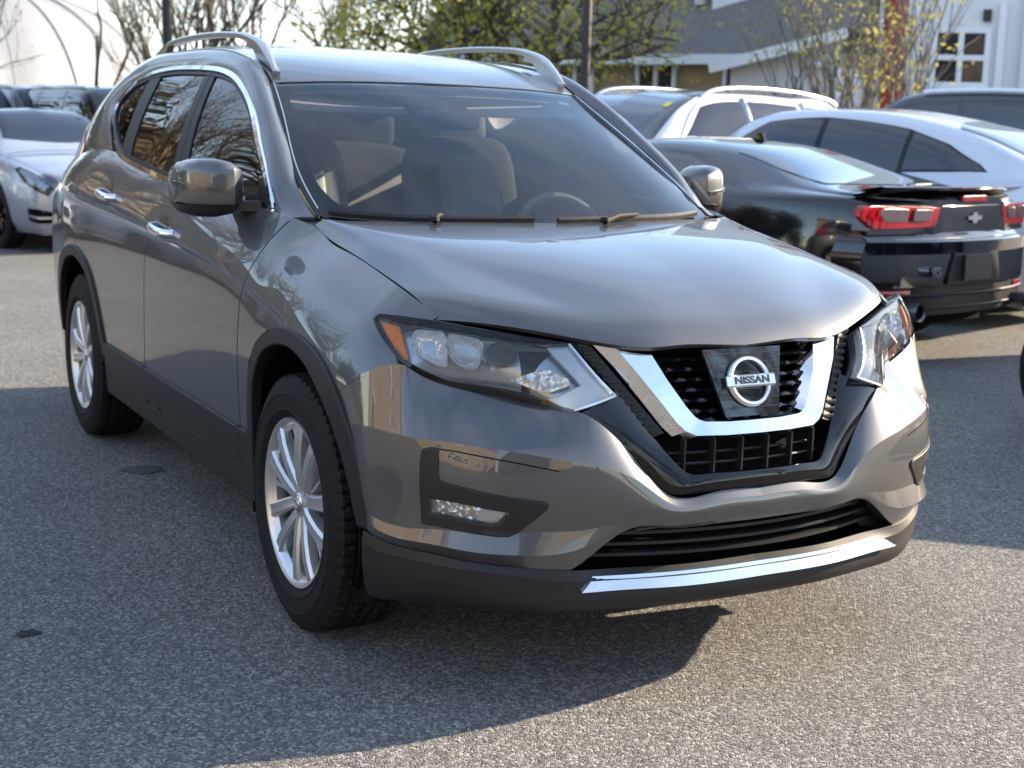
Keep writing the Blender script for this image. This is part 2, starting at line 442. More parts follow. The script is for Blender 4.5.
mat('smoke_lens', (.09, .07, .075), .15, .3, coat=.8)
mat('seat_cloth', (.20, .205, .21), .8); mat('seat_panel', (.34, .34, .335), .6)
mat('interior_grey', (.08, .082, .085), .6); mat('dash_dark', (.075, .078, .082), .55); mat('headliner', (.20, .205, .21), .8)
mat('pale_trim', (.40, .42, .40), .6)
mat('letter_dark', (.02, .022, .026), .3)
mat('plate_glass', (.012, .014, .018), .04, coat=1.0)
# ---------------------------------------------------------------- shape tables of the grey crossover (right half, y positive)
# hood: columns centre -> side seam, rows windshield -> nose
HC = [(1.22, 0, 1.106), (1.45, 0, 1.086), (1.7, 0, 1.046), (1.9, 0, .995), (2.03, 0, .945), (2.105, 0, .903), (2.14, 0, .868)]
HR = [(1.10, .67, 1.108), (1.33, .61, 1.089), (1.57, .53, 1.058), (1.785, .465, 1.006), (1.945, .41, .957), (2.04, .375, .916), (2.085, .36, .878)]
HE = [(1.075, .74, 1.094), (1.20, .742, 1.062), (1.353, .745, 1.042), (1.53, .747, 1.015), (1.69, .745, .986), (1.795, .736, .954), (1.842, .722, .921)]
hrow = []
for c, r, e in zip(HC, HR, HE):
    c, r, e = map(np.array, (c, r, e)); q = c + (r - c) * .5; q[2] += .002; q[0] += .25 * (c[0] - r[0]); m1 = r + (e - r) * .35; m1[2] += .007; m2 = r + (e - r) * .7; m2[2] += .010
    k = (c[0] - 1.22) / .92
    m1[0] += .018 * k; m2[0] += .022 * k
    hrow.append([c, q, r, m1, m2, e])
HOOD = Surf(hrow, out=(0, 0, 1), sym=True)

XS = [-2.28, -2.15, -1.95, -1.7, -1.353, -1.0, -.6, -.2, .3, .75, 1.0, 1.08, 1.2, 1.353, 1.6, 1.76, 1.875]
YT = {  # half width at fixed heights
 .20: [.70, .80, .85, .868, .878, .87, .866, .865, .865, .865, .867, .868, .872, .88, .876, .865, .84],
 .44: [.74, .83, .875, .90, .905, .893, .890, .890, .890, .890, .893, .896, .903, .913, .911, .897, .872],
 .60: [.76, .845, .89, .912, .918, .908, .905, .905, .905, .905, .907, .909, .915, .924, .922, .907, .877],
 .74: [.77, .855, .896, .918, .926, .918, .916, .916, .916, .914, .915, .917, .921, .928, .924, .906, .873]}
TOPZ = [1.04, 1.07, 1.14, 1.20, 1.242, 1.245, 1.205, 1.172, 1.152, 1.128, 1.107, 1.095, 1.058, 1.040, 1.003, .968, .918]
TOPY = [.73, .795, .83, .838, .838, .828, .836, .846, .832, .804, .770, .750, .742, .745, .747, .742, .70]
# the fender top follows the edge of the hood
_P, _ = HOOD.ev(np.full(60, HOOD.ku[-1]), np.linspace(0, HOOD.kv[-1], 60))
for i_, x_ in enumerate(XS):
    if 1.08 <= x_ < 1.85: TOPZ[i_] = float(np.interp(x_, _P[:, 0], _P[:, 2])); TOPY[i_] = float(np.interp(x_, _P[:, 0], _P[:, 1]))
# share of the rise from z=.74 to the top, and half width there, for three rows in between
MID = [  # (fraction, share of the way from the side to the top edge)
 (.30, [-.012, -.01, -.008, -.02, -.03, -.045, -.05, -.055, -.03, .0, .03, .05, .05, .06, .10, .13, .17]),
 (.58, [.06, .05, .05, .04, .04, .05, .05, .05, .09, .13, .19, .20, .20, .23, .31, .36, .42]),
 (.82, [.32, .32, .32, .34, .38, .43, .44, .46, .50, .53, .56, .55, .54, .57, .65, .69, .74])]
rows = [[(x, YT[z][i], z) for i, x in enumerate(XS)] for z in (.20, .44, .60, .74)]
for f, sh in MID:
    rows.append([(x, YT[.74][i] + (TOPY[i] - YT[.74][i]) * sh[i], .74 + (TOPZ[i] - .74) * f) for i, x in enumerate(XS)])
rows.append([(x, TOPY[i], TOPZ[i]) for i, x in enumerate(XS)])
SIDE = Surf(rows, ku=XS, out=(0, 1, 0))

GZ = [1.05, 1.10, 1.17, 1.25, 1.30, 1.36, 1.43, 1.49, 1.54, 1.57, 1.62]
GY = [.865, .858, .848, .826, .806, .78, .75, .717, .687, .668, .63]
GP = np.polyfit(GZ, GY, 3)
def gy(x, z):
    t = np.clip((x + .3) / 1.3, 0, 1); t = t * t * (3 - 2 * t); r = np.clip((-.9 - x) / 1.0, 0, 1)
    return np.polyval(GP, z) - .075 * t - .05 * r * r
gzs = [1.05, 1.12, 1.19, 1.26, 1.33, 1.40, 1.47, 1.53, 1.60]
gxs = [-1.75, -1.4, -1.0, -.6, -.2, .2, .6, .9, 1.2]
def gys(x, z): return float(np.mean([gy(x + a, z + b) for a in (-.05, 0, .05) for b in (-.04, -.02, 0, .02, .04)]))
GLASS = Surf([[(x, gys(x, z), z) for x in gxs] for z in gzs], ku=gxs, kv=gzs, out=(0, 1, 0))

DLO = [(-1.101, 1.3), (-1.242, 1.362), (-1.312, 1.428), (-1.279, 1.485), (-1.17, 1.535), (-1.036, 1.557), (-.938, 1.568), (-.784, 1.576),
       (-.616, 1.579), (-.415, 1.576), (-.222, 1.570), (-.088, 1.563), (.02, 1.552), (.145, 1.530), (.283, 1.488), (.405, 1.437), (.499, 1.383),
       (.584, 1.326), (.696, 1.252), (.789, 1.177), (.850, 1.117)]
DLO_LOW = [(.850, 1.117), (.70, 1.132), (.3, 1.152), (-.146, 1.170), (-.467, 1.192), (-.791, 1.219), (-.959, 1.251), (-1.101, 1.3)]

# A pillar + roof side + D pillar: from the window outline (E) to the windshield / roof ditch / tailgate (O)
STRIP_E = [(.93, .790, 1.102), (.882, .788, 1.107), (.848, .784, 1.120), (.789, .776, 1.177), (.696, .760, 1.252), (.584, .738, 1.326), (.499, .720, 1.383), (.405, .704, 1.437),
           (.283, .686, 1.489), (.145, .673, 1.531), (.0, .668, 1.554), (-.222, .668, 1.569), (-.50, .661, 1.579), (-.784, .663, 1.576), (-1.036, .675, 1.557), (-1.265, .709, 1.490), (-1.314, .742, 1.425), (-1.245, .774, 1.362), (-1.15, .806, 1.29), (-1.06, .822, 1.250)]
STRIP_O = [(.985, .704, 1.112), (.93, .705, 1.138), (.878, .709, 1.168), (.815, .704, 1.206), (.715, .683, 1.275), (.610, .662, 1.335), (.525, .645, 1.375), (.420, .627, 1.432),
           (.290, .603, 1.503), (.145, .588, 1.574), (.0, .578, 1.611), (-.222, .575, 1.641), (-.50, .575, 1.655), (-.784, .575, 1.657), (-1.10, .573, 1.655), (-1.50, .595, 1.597), (-1.72, .645, 1.49), (-2.0, .69, 1.335), (-2.11, .735, 1.215), (-2.14, .795, 1.09)]
bul = [.004, .010, .012, .016, .02, .022, .024, .026, .027, .026, .024, .022, .02, .02, .024, .03, .04, .045, .04, .02]
srow = [[] for _ in range(5)]
Em, Om = np.array(STRIP_E), np.array(STRIP_O); Tm = np.gradient((Em + Om) / 2, axis=0)
for k_ in range(len(Em)):
    e, o = Em[k_], Om[k_]; n = np.cross(Tm[k_], o - e); n /= np.linalg.norm(n); n *= np.sign(n @ np.array([0, 1, .6]))
    for f, w, rr in zip((0, .3, .62, .86, 1), (0, .85, 1, .55, 0), srow): rr.append(e + (o - e) * f + n * bul[k_] * w)
STRIP = Surf(srow, out=None)

WS_B = [(1.235, 0, 1.092), (1.21, .25, 1.093), (1.14, .5, 1.096), (1.0, .70, 1.112)]
WS_T = [(.345, 0, 1.526), (.337, .25, 1.524), (.310, .46, 1.519), (.268, .594, 1.509)]
WEDGE = [(1.0, .70, 1.112), (.752, .690, 1.243), (.525, .645, 1.375), (.276, .598, 1.508)]
wr = []
for f in (0, .33, .66, 1):
    wr.append([np.array(b) + (np.array(t) - np.array(b)) * f + np.array([.4, 0, .9]) * .028 * (1 - (2 * f - 1)**2) * (1 - .75 * (i / 3)**2) for i, (b, t) in enumerate(zip(WS_B, WS_T))])
for r_, e_ in zip(wr, WEDGE): r_[3] = np.array(e_); r_[2][1] = e_[1] * .72
WS = Surf(wr, out=(1, 0, 1), sym=True)

RX = [.345, .24, .13, -.05, -.3, -.7, -1.1, -1.5, -1.75]
RZ = [1.532, 1.561, 1.588, 1.624, 1.660, 1.692, 1.698, 1.674, 1.645]
RE = [(.268, .586, 1.515), (.20, .580, 1.546), (.10, .574, 1.582), (-.05, .570, 1.614), (-.3, .568, 1.642), (-.7, .568, 1.656), (-1.1, .566, 1.654), (-1.5, .562, 1.622), (-1.75, .56, 1.588)]
ROOF = Surf([[(x, 0, z), (x - .02 * (i == 0) , .22, z - .1 * (z - e[2])), ((x + e[0] * 2) / 3, .43, z - .42 * (z - e[2])), e] for i, (x, z, e) in enumerate(zip(RX, RZ, RE))], out=(0, 0, 1), sym=True)

# front bumper: columns centre -> wheel arch, rows grille edge -> lower lip
BC = [
 [(2.232, 0, .520), (2.246, 0, .504), (2.250, 0, .488), (2.248, 0, .474), (2.245, 0, .462), (2.242, 0, .452), (2.236, 0, .442)],
 [(2.228, .14, .520), (2.243, .14, .504), (2.247, .14, .488), (2.245, .14, .474), (2.242, .14, .462), (2.239, .14, .452), (2.232, .14, .442)],
 [(2.213, .262, .524), (2.236, .258, .503), (2.241, .26, .487), (2.239, .262, .473), (2.236, .264, .461), (2.232, .266, .451), (2.223, .27, .443)],
 [(2.172, .355, .628), (2.216, .345, .562), (2.222, .352, .515), (2.219, .358, .483), (2.214, .364, .466), (2.210, .370, .454), (2.205, .378, .444)],
 [(2.125, .465, .722), (2.190, .465, .608), (2.193, .47, .55), (2.189, .475, .49), (2.180, .482, .45), (2.184, .497, .405), (2.172, .515, .352)],
 [(2.035, .545, .740), (2.148, .585, .632), (2.154, .59, .56), (2.149, .595, .495), (2.138, .60, .447), (2.148, .615, .395), (2.120, .615, .357)],
 [(1.965, .63, .754), (2.082, .69, .647), (2.090, .70, .565), (2.085, .70, .495), (2.074, .705, .44), (2.078, .722, .397), (2.050, .706, .362)],
 [(1.928, .72, .772), (2.000, .768, .652), (2.006, .775, .565), (2.001, .775, .495), (1.992, .78, .436), (1.990, .795, .402), (1.970, .782, .372)],
 [(1.895, .795, .803), (1.938, .830, .656), (1.938, .836, .565), (1.933, .836, .495), (1.928, .838, .432), (1.925, .848, .405), (1.915, .842, .382)],
 [(1.862, .841, .818), (1.872, .870, .662), (1.872, .874, .57), (1.870, .874, .5), (1.870, .875, .44), (1.872, .880, .417), (1.868, .880, .397)],
 [(1.775, .894, .780), (1.815, .898, .665), (1.828, .897, .575), (1.838, .893, .5), (1.842, .889, .45), (1.846, .888, .428), (1.848, .887, .405)],
 [(1.693, .917, .740), (1.762, .911, .660), (1.797, .905, .58), (1.823, .898, .5), (1.833, .891, .45), (1.838, .890, .43), (1.842, .889, .405)]]
BUMP = Surf(np.transpose(np.array(BC), (1, 0, 2)), cr=(1, 4, 5), out=(1, .6, 0), sym=True)

# dark cladding lip under the bumper
CL = [
 [(2.222, 0, .345), (2.250, 0, .325), (2.250, 0, .300), (2.244, 0, .253), (2.18, 0, .232)],
 [(2.215, .25, .345), (2.238, .25, .325), (2.238, .25, .300), (2.228, .25, .252), (2.165, .25, .232)],
 [(2.182, .42, .347), (2.200, .43, .325), (2.200, .435, .300), (2.190, .43, .25), (2.12, .42, .232)],
 [(2.175, .520, .352), (2.176, .535, .33), (2.174, .54, .300), (2.158, .535, .248), (2.09, .52, .232)],
 [(2.120, .620, .357), (2.122, .632, .34), (2.118, .635, .305), (2.100, .62, .246), (2.03, .60, .232)],
 [(2.050, .712, .362), (2.050, .722, .345), (2.045, .722, .305), (2.025, .70, .244), (1.96, .67, .232)],
 [(1.970, .790, .372), (1.970, .798, .35), (1.965, .798, .31), (1.945, .775, .242), (1.89, .74, .232)],
 [(1.915, .850, .382), (1.914, .856, .36), (1.910, .855, .315), (1.895, .835, .240), (1.85, .80, .232)],
 [(1.868, .890, .397), (1.867, .894, .37), (1.862, .892, .32), (1.850, .872, .238), (1.82, .84, .232)],
 [(1.842, .902, .405), (1.842, .905, .38), (1.838, .902, .325), (1.828, .882, .238), (1.80, .85, .232)]]
CLAD = Surf(np.transpose(np.array(CL), (1, 0, 2)), cr=(1, 2), out=(1, .6, 0), sym=True)

# headlight cover
LT = [(2.085, .36, .893), (2.035, .45, .895), (1.970, .57, .905), (1.915, .67, .917), (1.872, .748, .925), (1.81, .815, .930), (1.74, .86, .93)]
LB = [(2.150, .35, .715), (2.125, .48, .712), (2.045, .555, .727), (1.965, .64, .742), (1.925, .73, .758), (1.88, .822, .79), (1.80, .868, .79)]
lr = []
for f in (0, .5, 1):
    lr.append([np.array(t) + (np.array(b) - np.array(t)) * f + np.array([.75, .55, .2]) * (.014 if f == .5 else 0) for t, b in zip(LT, LB)])
LENS = Surf(lr, out=(1, .6, .2))

def gf(y, z): return 2.11 + .37 * (.871 - z) - .5 * y * y
# ---------------------------------------------------------------- ground
m = mat('asphalt', (.15, .145, .135), .85, spec=.35)
tcn = nd(m, 'ShaderNodeTexCoord')
v1 = nd(m, 'ShaderNodeTexVoronoi', Scale=125.0); v2 = nd(m, 'ShaderNodeTexVoronoi', Scale=270.0); lk(m, tcn.outputs['Object'], v1.inputs['Vector']); lk(m, tcn.outputs['Object'], v2.inputs['Vector'])
sep = nd(m, 'ShaderNodeSeparateColor'); lk(m, v1.outputs['Color'], sep.inputs[0])
c1 = ramp(m, sep.outputs[0], [(0, (.05, .05, .05)), (.4, (.14, .138, .134)), (.75, (.26, .255, .245)), (1, (.55, .54, .52))])
sep2 = nd(m, 'ShaderNodeSeparateColor'); lk(m, v2.outputs['Color'], sep2.inputs[0]); c2 = ramp(m, sep2.outputs[0], [(0, (.06, .06, .058)), (.6, (.17, .168, .162)), (1, (.40, .39, .375))])
mx = nd(m, 'ShaderNodeMix', _data_type='RGBA'); mx.inputs[0].default_value = .45; lk(m, c1, mx.inputs[6]); lk(m, c2, mx.inputs[7])
big = noise(m, .6, 6, .6); rb = nd(m, 'ShaderNodeMapRange'); lk(m, big.outputs[0], rb.inputs[0]); rb.inputs[1].default_value = .3; rb.inputs[2].default_value = .7; rb.inputs[3].default_value = .98; rb.inputs[4].default_value = 1.36
mu = nd(m, 'ShaderNodeMix', _data_type='RGBA', _blend_type='MULTIPLY'); mu.inputs[0].default_value = 1; lk(m, mx.outputs[2], mu.inputs[6]); lk(m, rb.outputs[0], mu.inputs[7]); 
sp_ = noise(m, 3.2, 7, .72); rs_ = nd(m, 'ShaderNodeMapRange'); lk(m, sp_.outputs[0], rs_.inputs[0]); rs_.inputs[1].default_value = .22; rs_.inputs[2].default_value = .40; rs_.inputs[3].default_value = .55; rs_.inputs[4].default_value = 1.0
m3 = nd(m, 'ShaderNodeMix', _data_type='RGBA', _blend_type='MULTIPLY'); m3.inputs[0].default_value = 1; lk(m, mu.outputs[2], m3.inputs[6]); lk(m, rs_.outputs[0], m3.inputs[7])
ck = nd(m, 'ShaderNodeTexVoronoi', Scale=.42, _feature='DISTANCE_TO_EDGE'); dn = noise(m, 2.5, 6, .7); av = nd(m, 'ShaderNodeVectorMath', _operation='MULTIPLY_ADD'); lk(m, dn.outputs['Color'], av.inputs[0]); av.inputs[1].default_value = (.5, .5, 0); lk(m, tcn.outputs['Object'], av.inputs[2]); lk(m, av.outputs[0], ck.inputs['Vector'])
rk = nd(m, 'ShaderNodeMapRange'); lk(m, ck.outputs['Distance'], rk.inputs[0]); rk.inputs[1].default_value = .0; rk.inputs[2].default_value = .0035; rk.inputs[3].default_value = .45; rk.inputs[4].default_value = 1.0
m4 = nd(m, 'ShaderNodeMix', _data_type='RGBA', _blend_type='MULTIPLY'); m4.inputs[0].default_value = .0; lk(m, m3.outputs[2], m4.inputs[6]); lk(m, rk.outputs[0], m4.inputs[7]); lk(m, m4.outputs[2], bsdf(m).inputs['Base Color'])
hs = nd(m, 'ShaderNodeMath', _operation='ADD'); lk(m, v1.outputs['Distance'], hs.inputs[0]); lk(m, v2.outputs['Distance'], hs.inputs[1])
nb = nd(m, 'ShaderNodeBump', Strength=1.0, Distance=.009); nb.invert = True; lk(m, hs.outputs[0], nb.inputs['Height']); lk(m, nb.outputs[0], bsdf(m).inputs['Normal'])
g = MB().add([(-400, -400, 0), (400, -400, 0), (400, 400, 0), (-400, 400, 0)], [(0, 1, 2, 3)]).build('ground', m); tag(g, kind='structure', label='grey weathered asphalt of the parking lot', cat='ground')
# ---------------------------------------------------------------- the grey crossover
def mirrored(mb):
    """add the other half of a part that crosses the centre line"""
    P = np.concatenate(mb.P) * [1, -1, 1]; N = np.concatenate(mb.N) * [1, -1, 1]; F = [f[::-1] for f in mb.F]
    o = MB(); o.P = list(mb.P); o.N = list(mb.N); o.F = list(mb.F); o.n = mb.n; o.flat = mb.flat
    o.add(P, F, N); o.flat = mb.flat; return o
def both(mb, name, m, parent, smooth=True, ang=35, sub=None):
    """the right-hand part (y negative) and its twin on the other side"""
    r = []
    for mir in (True, False):
        o = mb.build(name, m, parent[0 if mir else 1] if isinstance(parent, (list, tuple)) else parent, smooth, ang, mirror=mir); r.append(o)
    return r

car = thing('parked_car', 'large grey crossover with chrome V grille parked in front of all other cars', 'car')
PAINT = MAT['car_paint']; paint('car_paint_shade', (.02, .02, .022), .5, .3)
sx = lambda pts: SIDE.inv(pts, (0, 2))

# --- outlines along the flank, in metres (x, z)
ARCH_OUT = [(.940, .44), (.958, .50), (.98, .58), (1.01, .66), (1.07, .742), (1.158, .797), (1.264, .826), (1.364, .833), (1.484, .82), (1.597, .789), (1.68, .745), (1.745, .68), (1.79, .60), (1.822, .50), (1.838, .41)]
ARCH_IN = [(.975, .40), (1.0, .50), (1.022, .59), (1.055, .66), (1.131, .738), (1.214, .775), (1.317, .796), (1.416, .794), (1.511, .772), (1.585, .735), (1.66, .68), (1.72, .607), (1.765, .51), (1.79, .41)]
def rear_arch(a): return [(-x, z) for x, z in a][::-1]
SEAM_F = [(.985, 1.108), (.970, 1.05), (.955, .987), (.918, .89), (.902, .80), (.882, .70), (.862, .56), (.85, .445)]
SEAM_B = [(-.155, 1.17), (-.16, 1.08), (-.165, 1.0), (-.17, .90), (-.205, .74), (-.25, .61), (-.295, .49), (-.30, .445)]
SEAM_R = [(-1.20, 1.243), (-1.285, 1.15), (-1.32, 1.05), (-1.30, .94), (-1.22, .85), (-1.12, .79)]
def topline(x0, x1, n=14): return [(x, float(np.interp(x, XS, TOPZ))) for x in np.linspace(x0, x1, n)]
def sp(a, n=4): return [tuple(p) for p in smooth_poly(a, n)]
G = .0048; mat('bright_trim', (.80, .82, .85), .12, .9)
def shift(a, d): return [(x + d, z) for x, z in a]
f_out = sp(ARCH_OUT)
top = sx(topline(.988, 1.842)); top[:, 1] = SIDE.kv[-1] - .004
seamf = shift(sp(SEAM_F), G)
bmp = [(1.842, .905), (1.812, .895), (1.825, .868), (1.852, .835), (1.872, .812), (1.80, .782), (1.75, .758), (1.712, .735), (1.692, .724)]
fend = np.concatenate([top[1:], sx(bmp), sx([p for p in f_out if p[0] <= 1.685][::-1]), sx([(.856, .445)]), sx(seamf[::-1])[1:]])
fenders = both(panel(SIDE, fend, h=.028), 'fender', PAINT, car)

tb = sx(topline(-.155 + G, .98)); tb[:, 1] = SIDE.kv[-1]
fd = np.concatenate([tb, sx(shift(sp(SEAM_F), -G)), sx(shift(sp(SEAM_B), G)[::-1])[:-1]])
fdoors = both(panel(SIDE, fd, h=.03), 'front_door', PAINT, car)
tb = sx(topline(-1.20 + G, -.155 - G)); tb[:, 1] = SIDE.kv[-1]
ra = [p for p in sp(rear_arch(ARCH_OUT)) if -1.13 < p[0]]
rd = np.concatenate([tb, sx(shift(sp(SEAM_B), -G)), sx(ra[::-1]), sx(shift(sp(SEAM_R), G)[::-1])[:-1]])
rdoors = both(panel(SIDE, rd, h=.03), 'rear_door', PAINT, car)
tb = sx(topline(-2.28, -1.20 - G)); tb[:, 1] = SIDE.kv[-1]; tb[0, 0] = -2.28
ra2 = [p for p in sp(rear_arch(ARCH_OUT)) if p[0] <= -1.115]
q = np.concatenate([tb, sx(shift(sp(SEAM_R), -G)), sx(ra2[::-1]), sx([(-1.9, .30), (-2.28, .30)])])
both(panel(SIDE, q, h=.035), 'quarter_panel', PAINT, car)

# black sheet added behind the panel gaps to keep them in deep shade
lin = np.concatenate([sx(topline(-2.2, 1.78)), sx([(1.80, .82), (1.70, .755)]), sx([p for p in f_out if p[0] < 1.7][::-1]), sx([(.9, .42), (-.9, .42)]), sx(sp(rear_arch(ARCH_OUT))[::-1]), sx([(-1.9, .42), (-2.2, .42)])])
both(panel(SIDE, lin, h=.06, off=-.022, thick=0), 'gap_shade_sheet', MAT['dark_void'], car)

# wheel arch trims, sills
at_f = np.concatenate([sx(f_out), sx(sp(ARCH_IN)[::-1])])
both(panel(SIDE, at_f, h=.02, off=.010, thick=.03, bev=.006), 'wheel_arch_trim', MAT['black_plastic'], car)
at_r = np.concatenate([sx(sp(rear_arch(ARCH_OUT))), sx(sp(rear_arch(ARCH_IN))[::-1])])
both(panel(SIDE, at_r, h=.025, off=.010, thick=.03, bev=.006), 'wheel_arch_trim', MAT['black_plastic'], car)
for a, b, off, m in ((.465, .352, .012, 'black_plastic'), (.342, .262, .010, 'black_plastic')):
    for x0, x1 in ((-.935, -.300), (-.294, .846)) if a > .4 else ((-.955, .957),):
        both(panel(SIDE, sx([(x0, a), (x1, a), (x1 + .004, b), (x0 - .004, b)]), h=.03, off=off, thick=.03, bev=.006), 'sill_cladding', MAT[m], car)
both(panel(SIDE, sx([(.853, .465), (.945, .465), (.975, .40), (.965, .262), (.853, .262)]), h=.03, off=.011, thick=.03, bev=.005), 'sill_cladding', MAT['black_plastic'], car)
mb = MB()
sec = [(.850, .262), (.835, .222), (.76, .205), (.70, .21), (.70, .26)]
P = [(x, y, z) for x in (-.97, .97) for y, z in sec]; n = len(sec)
mb.add(P, [(i, i + 1, n + i + 1, n + i) for i in range(n - 1)]); both(mb, 'rocker_panel', MAT['grey_plastic'], car)

# --- hood, bumper, cladding
FL = np.array([(.8974, .2098), (.8356, .2121), (.7766, .2151), (.681, .2233), (.7092, .2503), (.7305, .2537), (.8012, .2478), (.8897, .2434)]); FLX = FL.mean(0) + (FL - FL.mean(0)) * (1.06, 1.16)
hood = mirrored(patch(HOOD, .03, .03, thick=.016, u1=HOOD.ku[-1] - .0055)).build('hood', PAINT, car)
bumper = mirrored(patch(BUMP, .012, .008, thick=.05, skip=[FLX])).build('front_bumper', PAINT, car)
lip = mirrored(patch(CLAD, .02, .015, thick=.03)).build('bumper_cladding', MAT['black_plastic'], car)

# fog lamp bezels
FO = np.array([(.9116, .1271), (.8964, .1234), (.8771, .1225), (.873, .1707), (.868, .1785), (.853, .1824), (.7704, .191), (.6971, .1978), (.6171, .2039), (.6089, .2081), (.6128, .2171), (.6653, .2636), (.6813, .2695), (.7104, .2692), (.7963, .2629), (.9008, .2558), (.9119, .2034), (.9148, .1404)])
FL = np.array([(.8974, .2098), (.8356, .2121), (.7766, .2151), (.681, .2233), (.7092, .2503), (.7305, .2537), (.8012, .2478), (.8897, .2434)])
bz = both(panel(BUMP, FO, [FL], h=.014, off=.005, thick=.02, bev=.004), 'fog_lamp', MAT['black_plastic'], car)
bk = panel(BUMP, FL, h=.012, off=-.022, thick=0); bk.build if 0 else both(bk, 'reflector', MAT['reflector'], bz)
ind = np.array([(.762, .221), (.70, .2265), (.716, .247), (.732, .250), (.772, .245)])
both(panel(BUMP, ind, h=.012, off=-.012, thick=.006), 'lamp_insert', MAT['light_guide'], bz)
both(panel(BUMP, FL, h=.012, off=.001, thick=.006), 'lamp_lens', MAT['lens_clear'], bz)
# corner insert line above the fog lamp
cl = np.array([(.877, .1225), (.83, .123), (.7837, .1250), (.6961, .1285), (.62, .134), (.5904, .137)])
both(ribbon(BUMP, smooth_poly(cl, 6), .003, .0008, depth=.0006), 'bumper_seam', MAT['dark_void'], car)

# --- headlights
LO = np.array([(.1201, .0197), (.0171, .1371), (.1185, .1675), (.1883, .1626), (.2646, .164), (.3622, .1639), (.4267, .1607), (.4933, .1504), (.5322, .1364), (.5464, .1251), (.579, .0762), (.6015, .0328), (.6055, .0132), (.5926, .002), (.5734, .0015), (.5292, .0015), (.4408, .0029), (.3477, .0097), (.2732, .0119), (.1837, .0168)])
hl = both(panel(LENS, LO, h=.02, off=-.045, thick=0), 'headlight', MAT['lamp_housing'], car)
both(panel(LENS, LO, h=.015, off=.001, thick=.05, bev=.004), 'lamp_lens', MAT['lens_clear'], hl)
AMB = np.array([(.5937, .0195), (.5727, .0245), (.5392, .0293), (.5255, .1191), (.5335, .1324), (.5457, .1204), (.5698, .0748)])
both(panel(LENS, AMB, h=.012, off=-.010, thick=.01), 'turn_signal', MAT['amber'], hl)
B1 = round_poly([(.5018, .0363), (.4879, .025), (.4193, .0233), (.4108, .0402), (.4263, .1205), (.4506, .1216), (.489, .1079), (.5114, .078)], .012)
B2 = round_poly([(.408, .0259), (.3301, .0298), (.3219, .0442), (.3431, .0972), (.3602, .1186), (.3802, .1232), (.4089, .1024), (.419, .0885)], .012)
B3 = round_poly([(.327, .0332), (.2534, .0301), (.2416, .0435), (.241, .0658), (.2677, .0888), (.3033, .106), (.3365, .1152), (.339, .0814)], .012)
def bowl(poly, d, rim=-.018):
    """a dished reflector: rings shrinking towards its middle and sinking"""
    c = poly.mean(0); mb = MB(); V = []; rings = ((1, 0), (.9, .3), (.72, .62), (.5, .85), (.25, .97), (.08, 1))
    p = densify(poly, .012); n = len(p)
    for k, s in rings:
        q = c + (p - c) * k; P, N = LENS.ev(q[:, 0], q[:, 1]); V.append(P + N * (rim - d * s))
    F = [(r * n + i, r * n + (i + 1) % n, (r + 1) * n + (i + 1) % n, (r + 1) * n + i) for r in range(len(rings) - 1) for i in range(n)] + [tuple((len(rings) - 1) * n + i for i in range(n))]
    return mb.add(np.concatenate(V), F)
for poly, d in ((B1, .03), (B2, .035), (B3, .04)): both(bowl(poly, d), 'reflector', MAT['reflector'], hl, True, 60)
c3 = np.array([.285, .066]); P3, N3 = LENS.ev([c3[0]], [c3[1]])
mb = MB(); a = np.linspace(0, 2 * np.pi, 20, endpoint=False)
for k, d in ((.030, -.018), (.032, -.010), (.026, -.004), (.012, -.001)):
    mb.P.append(P3 + N3 * d + np.stack([0 * a, k * np.cos(a), k * .95 * np.sin(a)], 1) @ np.eye(3) - np.outer(np.cos(a) * k * .8, [1, 0, 0])); mb.N.append(np.full((20, 3), np.nan)); mb.n += 20
mb.F = [(r * 20 + i, r * 20 + (i + 1) % 20, (r + 1) * 20 + (i + 1) % 20, (r + 1) * 20 + i) for r in range(3) for i in range(20)] + [tuple(60 + i for i in range(20))]
both(mb, 'bulb_shade', MAT['grey_plastic'], hl)
DRL = np.array([(.1693, .0294), (.1207, .0209), (.0194, .1353), (.123, .1661), (.1886, .1538), (.1569, .1416), (.0925, .1088), (.0977, .1022)])
both(panel(LENS, DRL, h=.012, off=-.012, thick=.012), 'running_light', MAT['light_guide'], hl)
TURN = np.array([(.2841, .13), (.2163, .0959), (.1752, .0786), (.1277, .0939), (.1211, .107), (.1892, .1367), (.2269, .1388)])
both(panel(LENS, TURN, h=.010, off=-.02, thick=.006), 'indicator_reflector', MAT['reflector'], hl)
TB = np.array([(.6040, .0135), (.5900, .002), (.5292, .0015), (.4408, .0029), (.3477, .0097), (.2732, .0119), (.1205, .0192), (.1734, .0236), (.2306, .0259), (.3527, .0259), (.4508, .0224), (.5384, .0196), (.5742, .0098)])
both(panel(LENS, TB, h=.012, off=.003, thick=.01), 'lamp_frame', MAT['gloss_black'], hl)
lb = np.array([(.6045, .016), (.597, .040), (.579, .0765), (.5464, .1245), (.5322, .1355), (.4933, .149), (.4267, .1587), (.3622, .1622), (.2646, .1625), (.1883, .161)])
both(ribbon(LENS, smooth_poly(lb, 5), .011, .0035, depth=.004), 'lamp_frame', MAT['gloss_black'], hl)
lb2 = np.array([(.118, .166), (.0175, .1365), (.119, .0205)]); both(ribbon(LENS, densify(lb2, .02)[:18] if 0 else np.concatenate([np.linspace(lb2[0], lb2[1], 6), np.linspace(lb2[1], lb2[2], 8)[1:]]), .007, .0025, depth=.003), 'lamp_frame', MAT['satin_chrome'], hl)
# dark bay behind the lamps so that nothing shows through
both(panel(LENS, LO, h=.04, off=-.075, thick=0), 'lamp_bay', MAT['dark_void'], car)

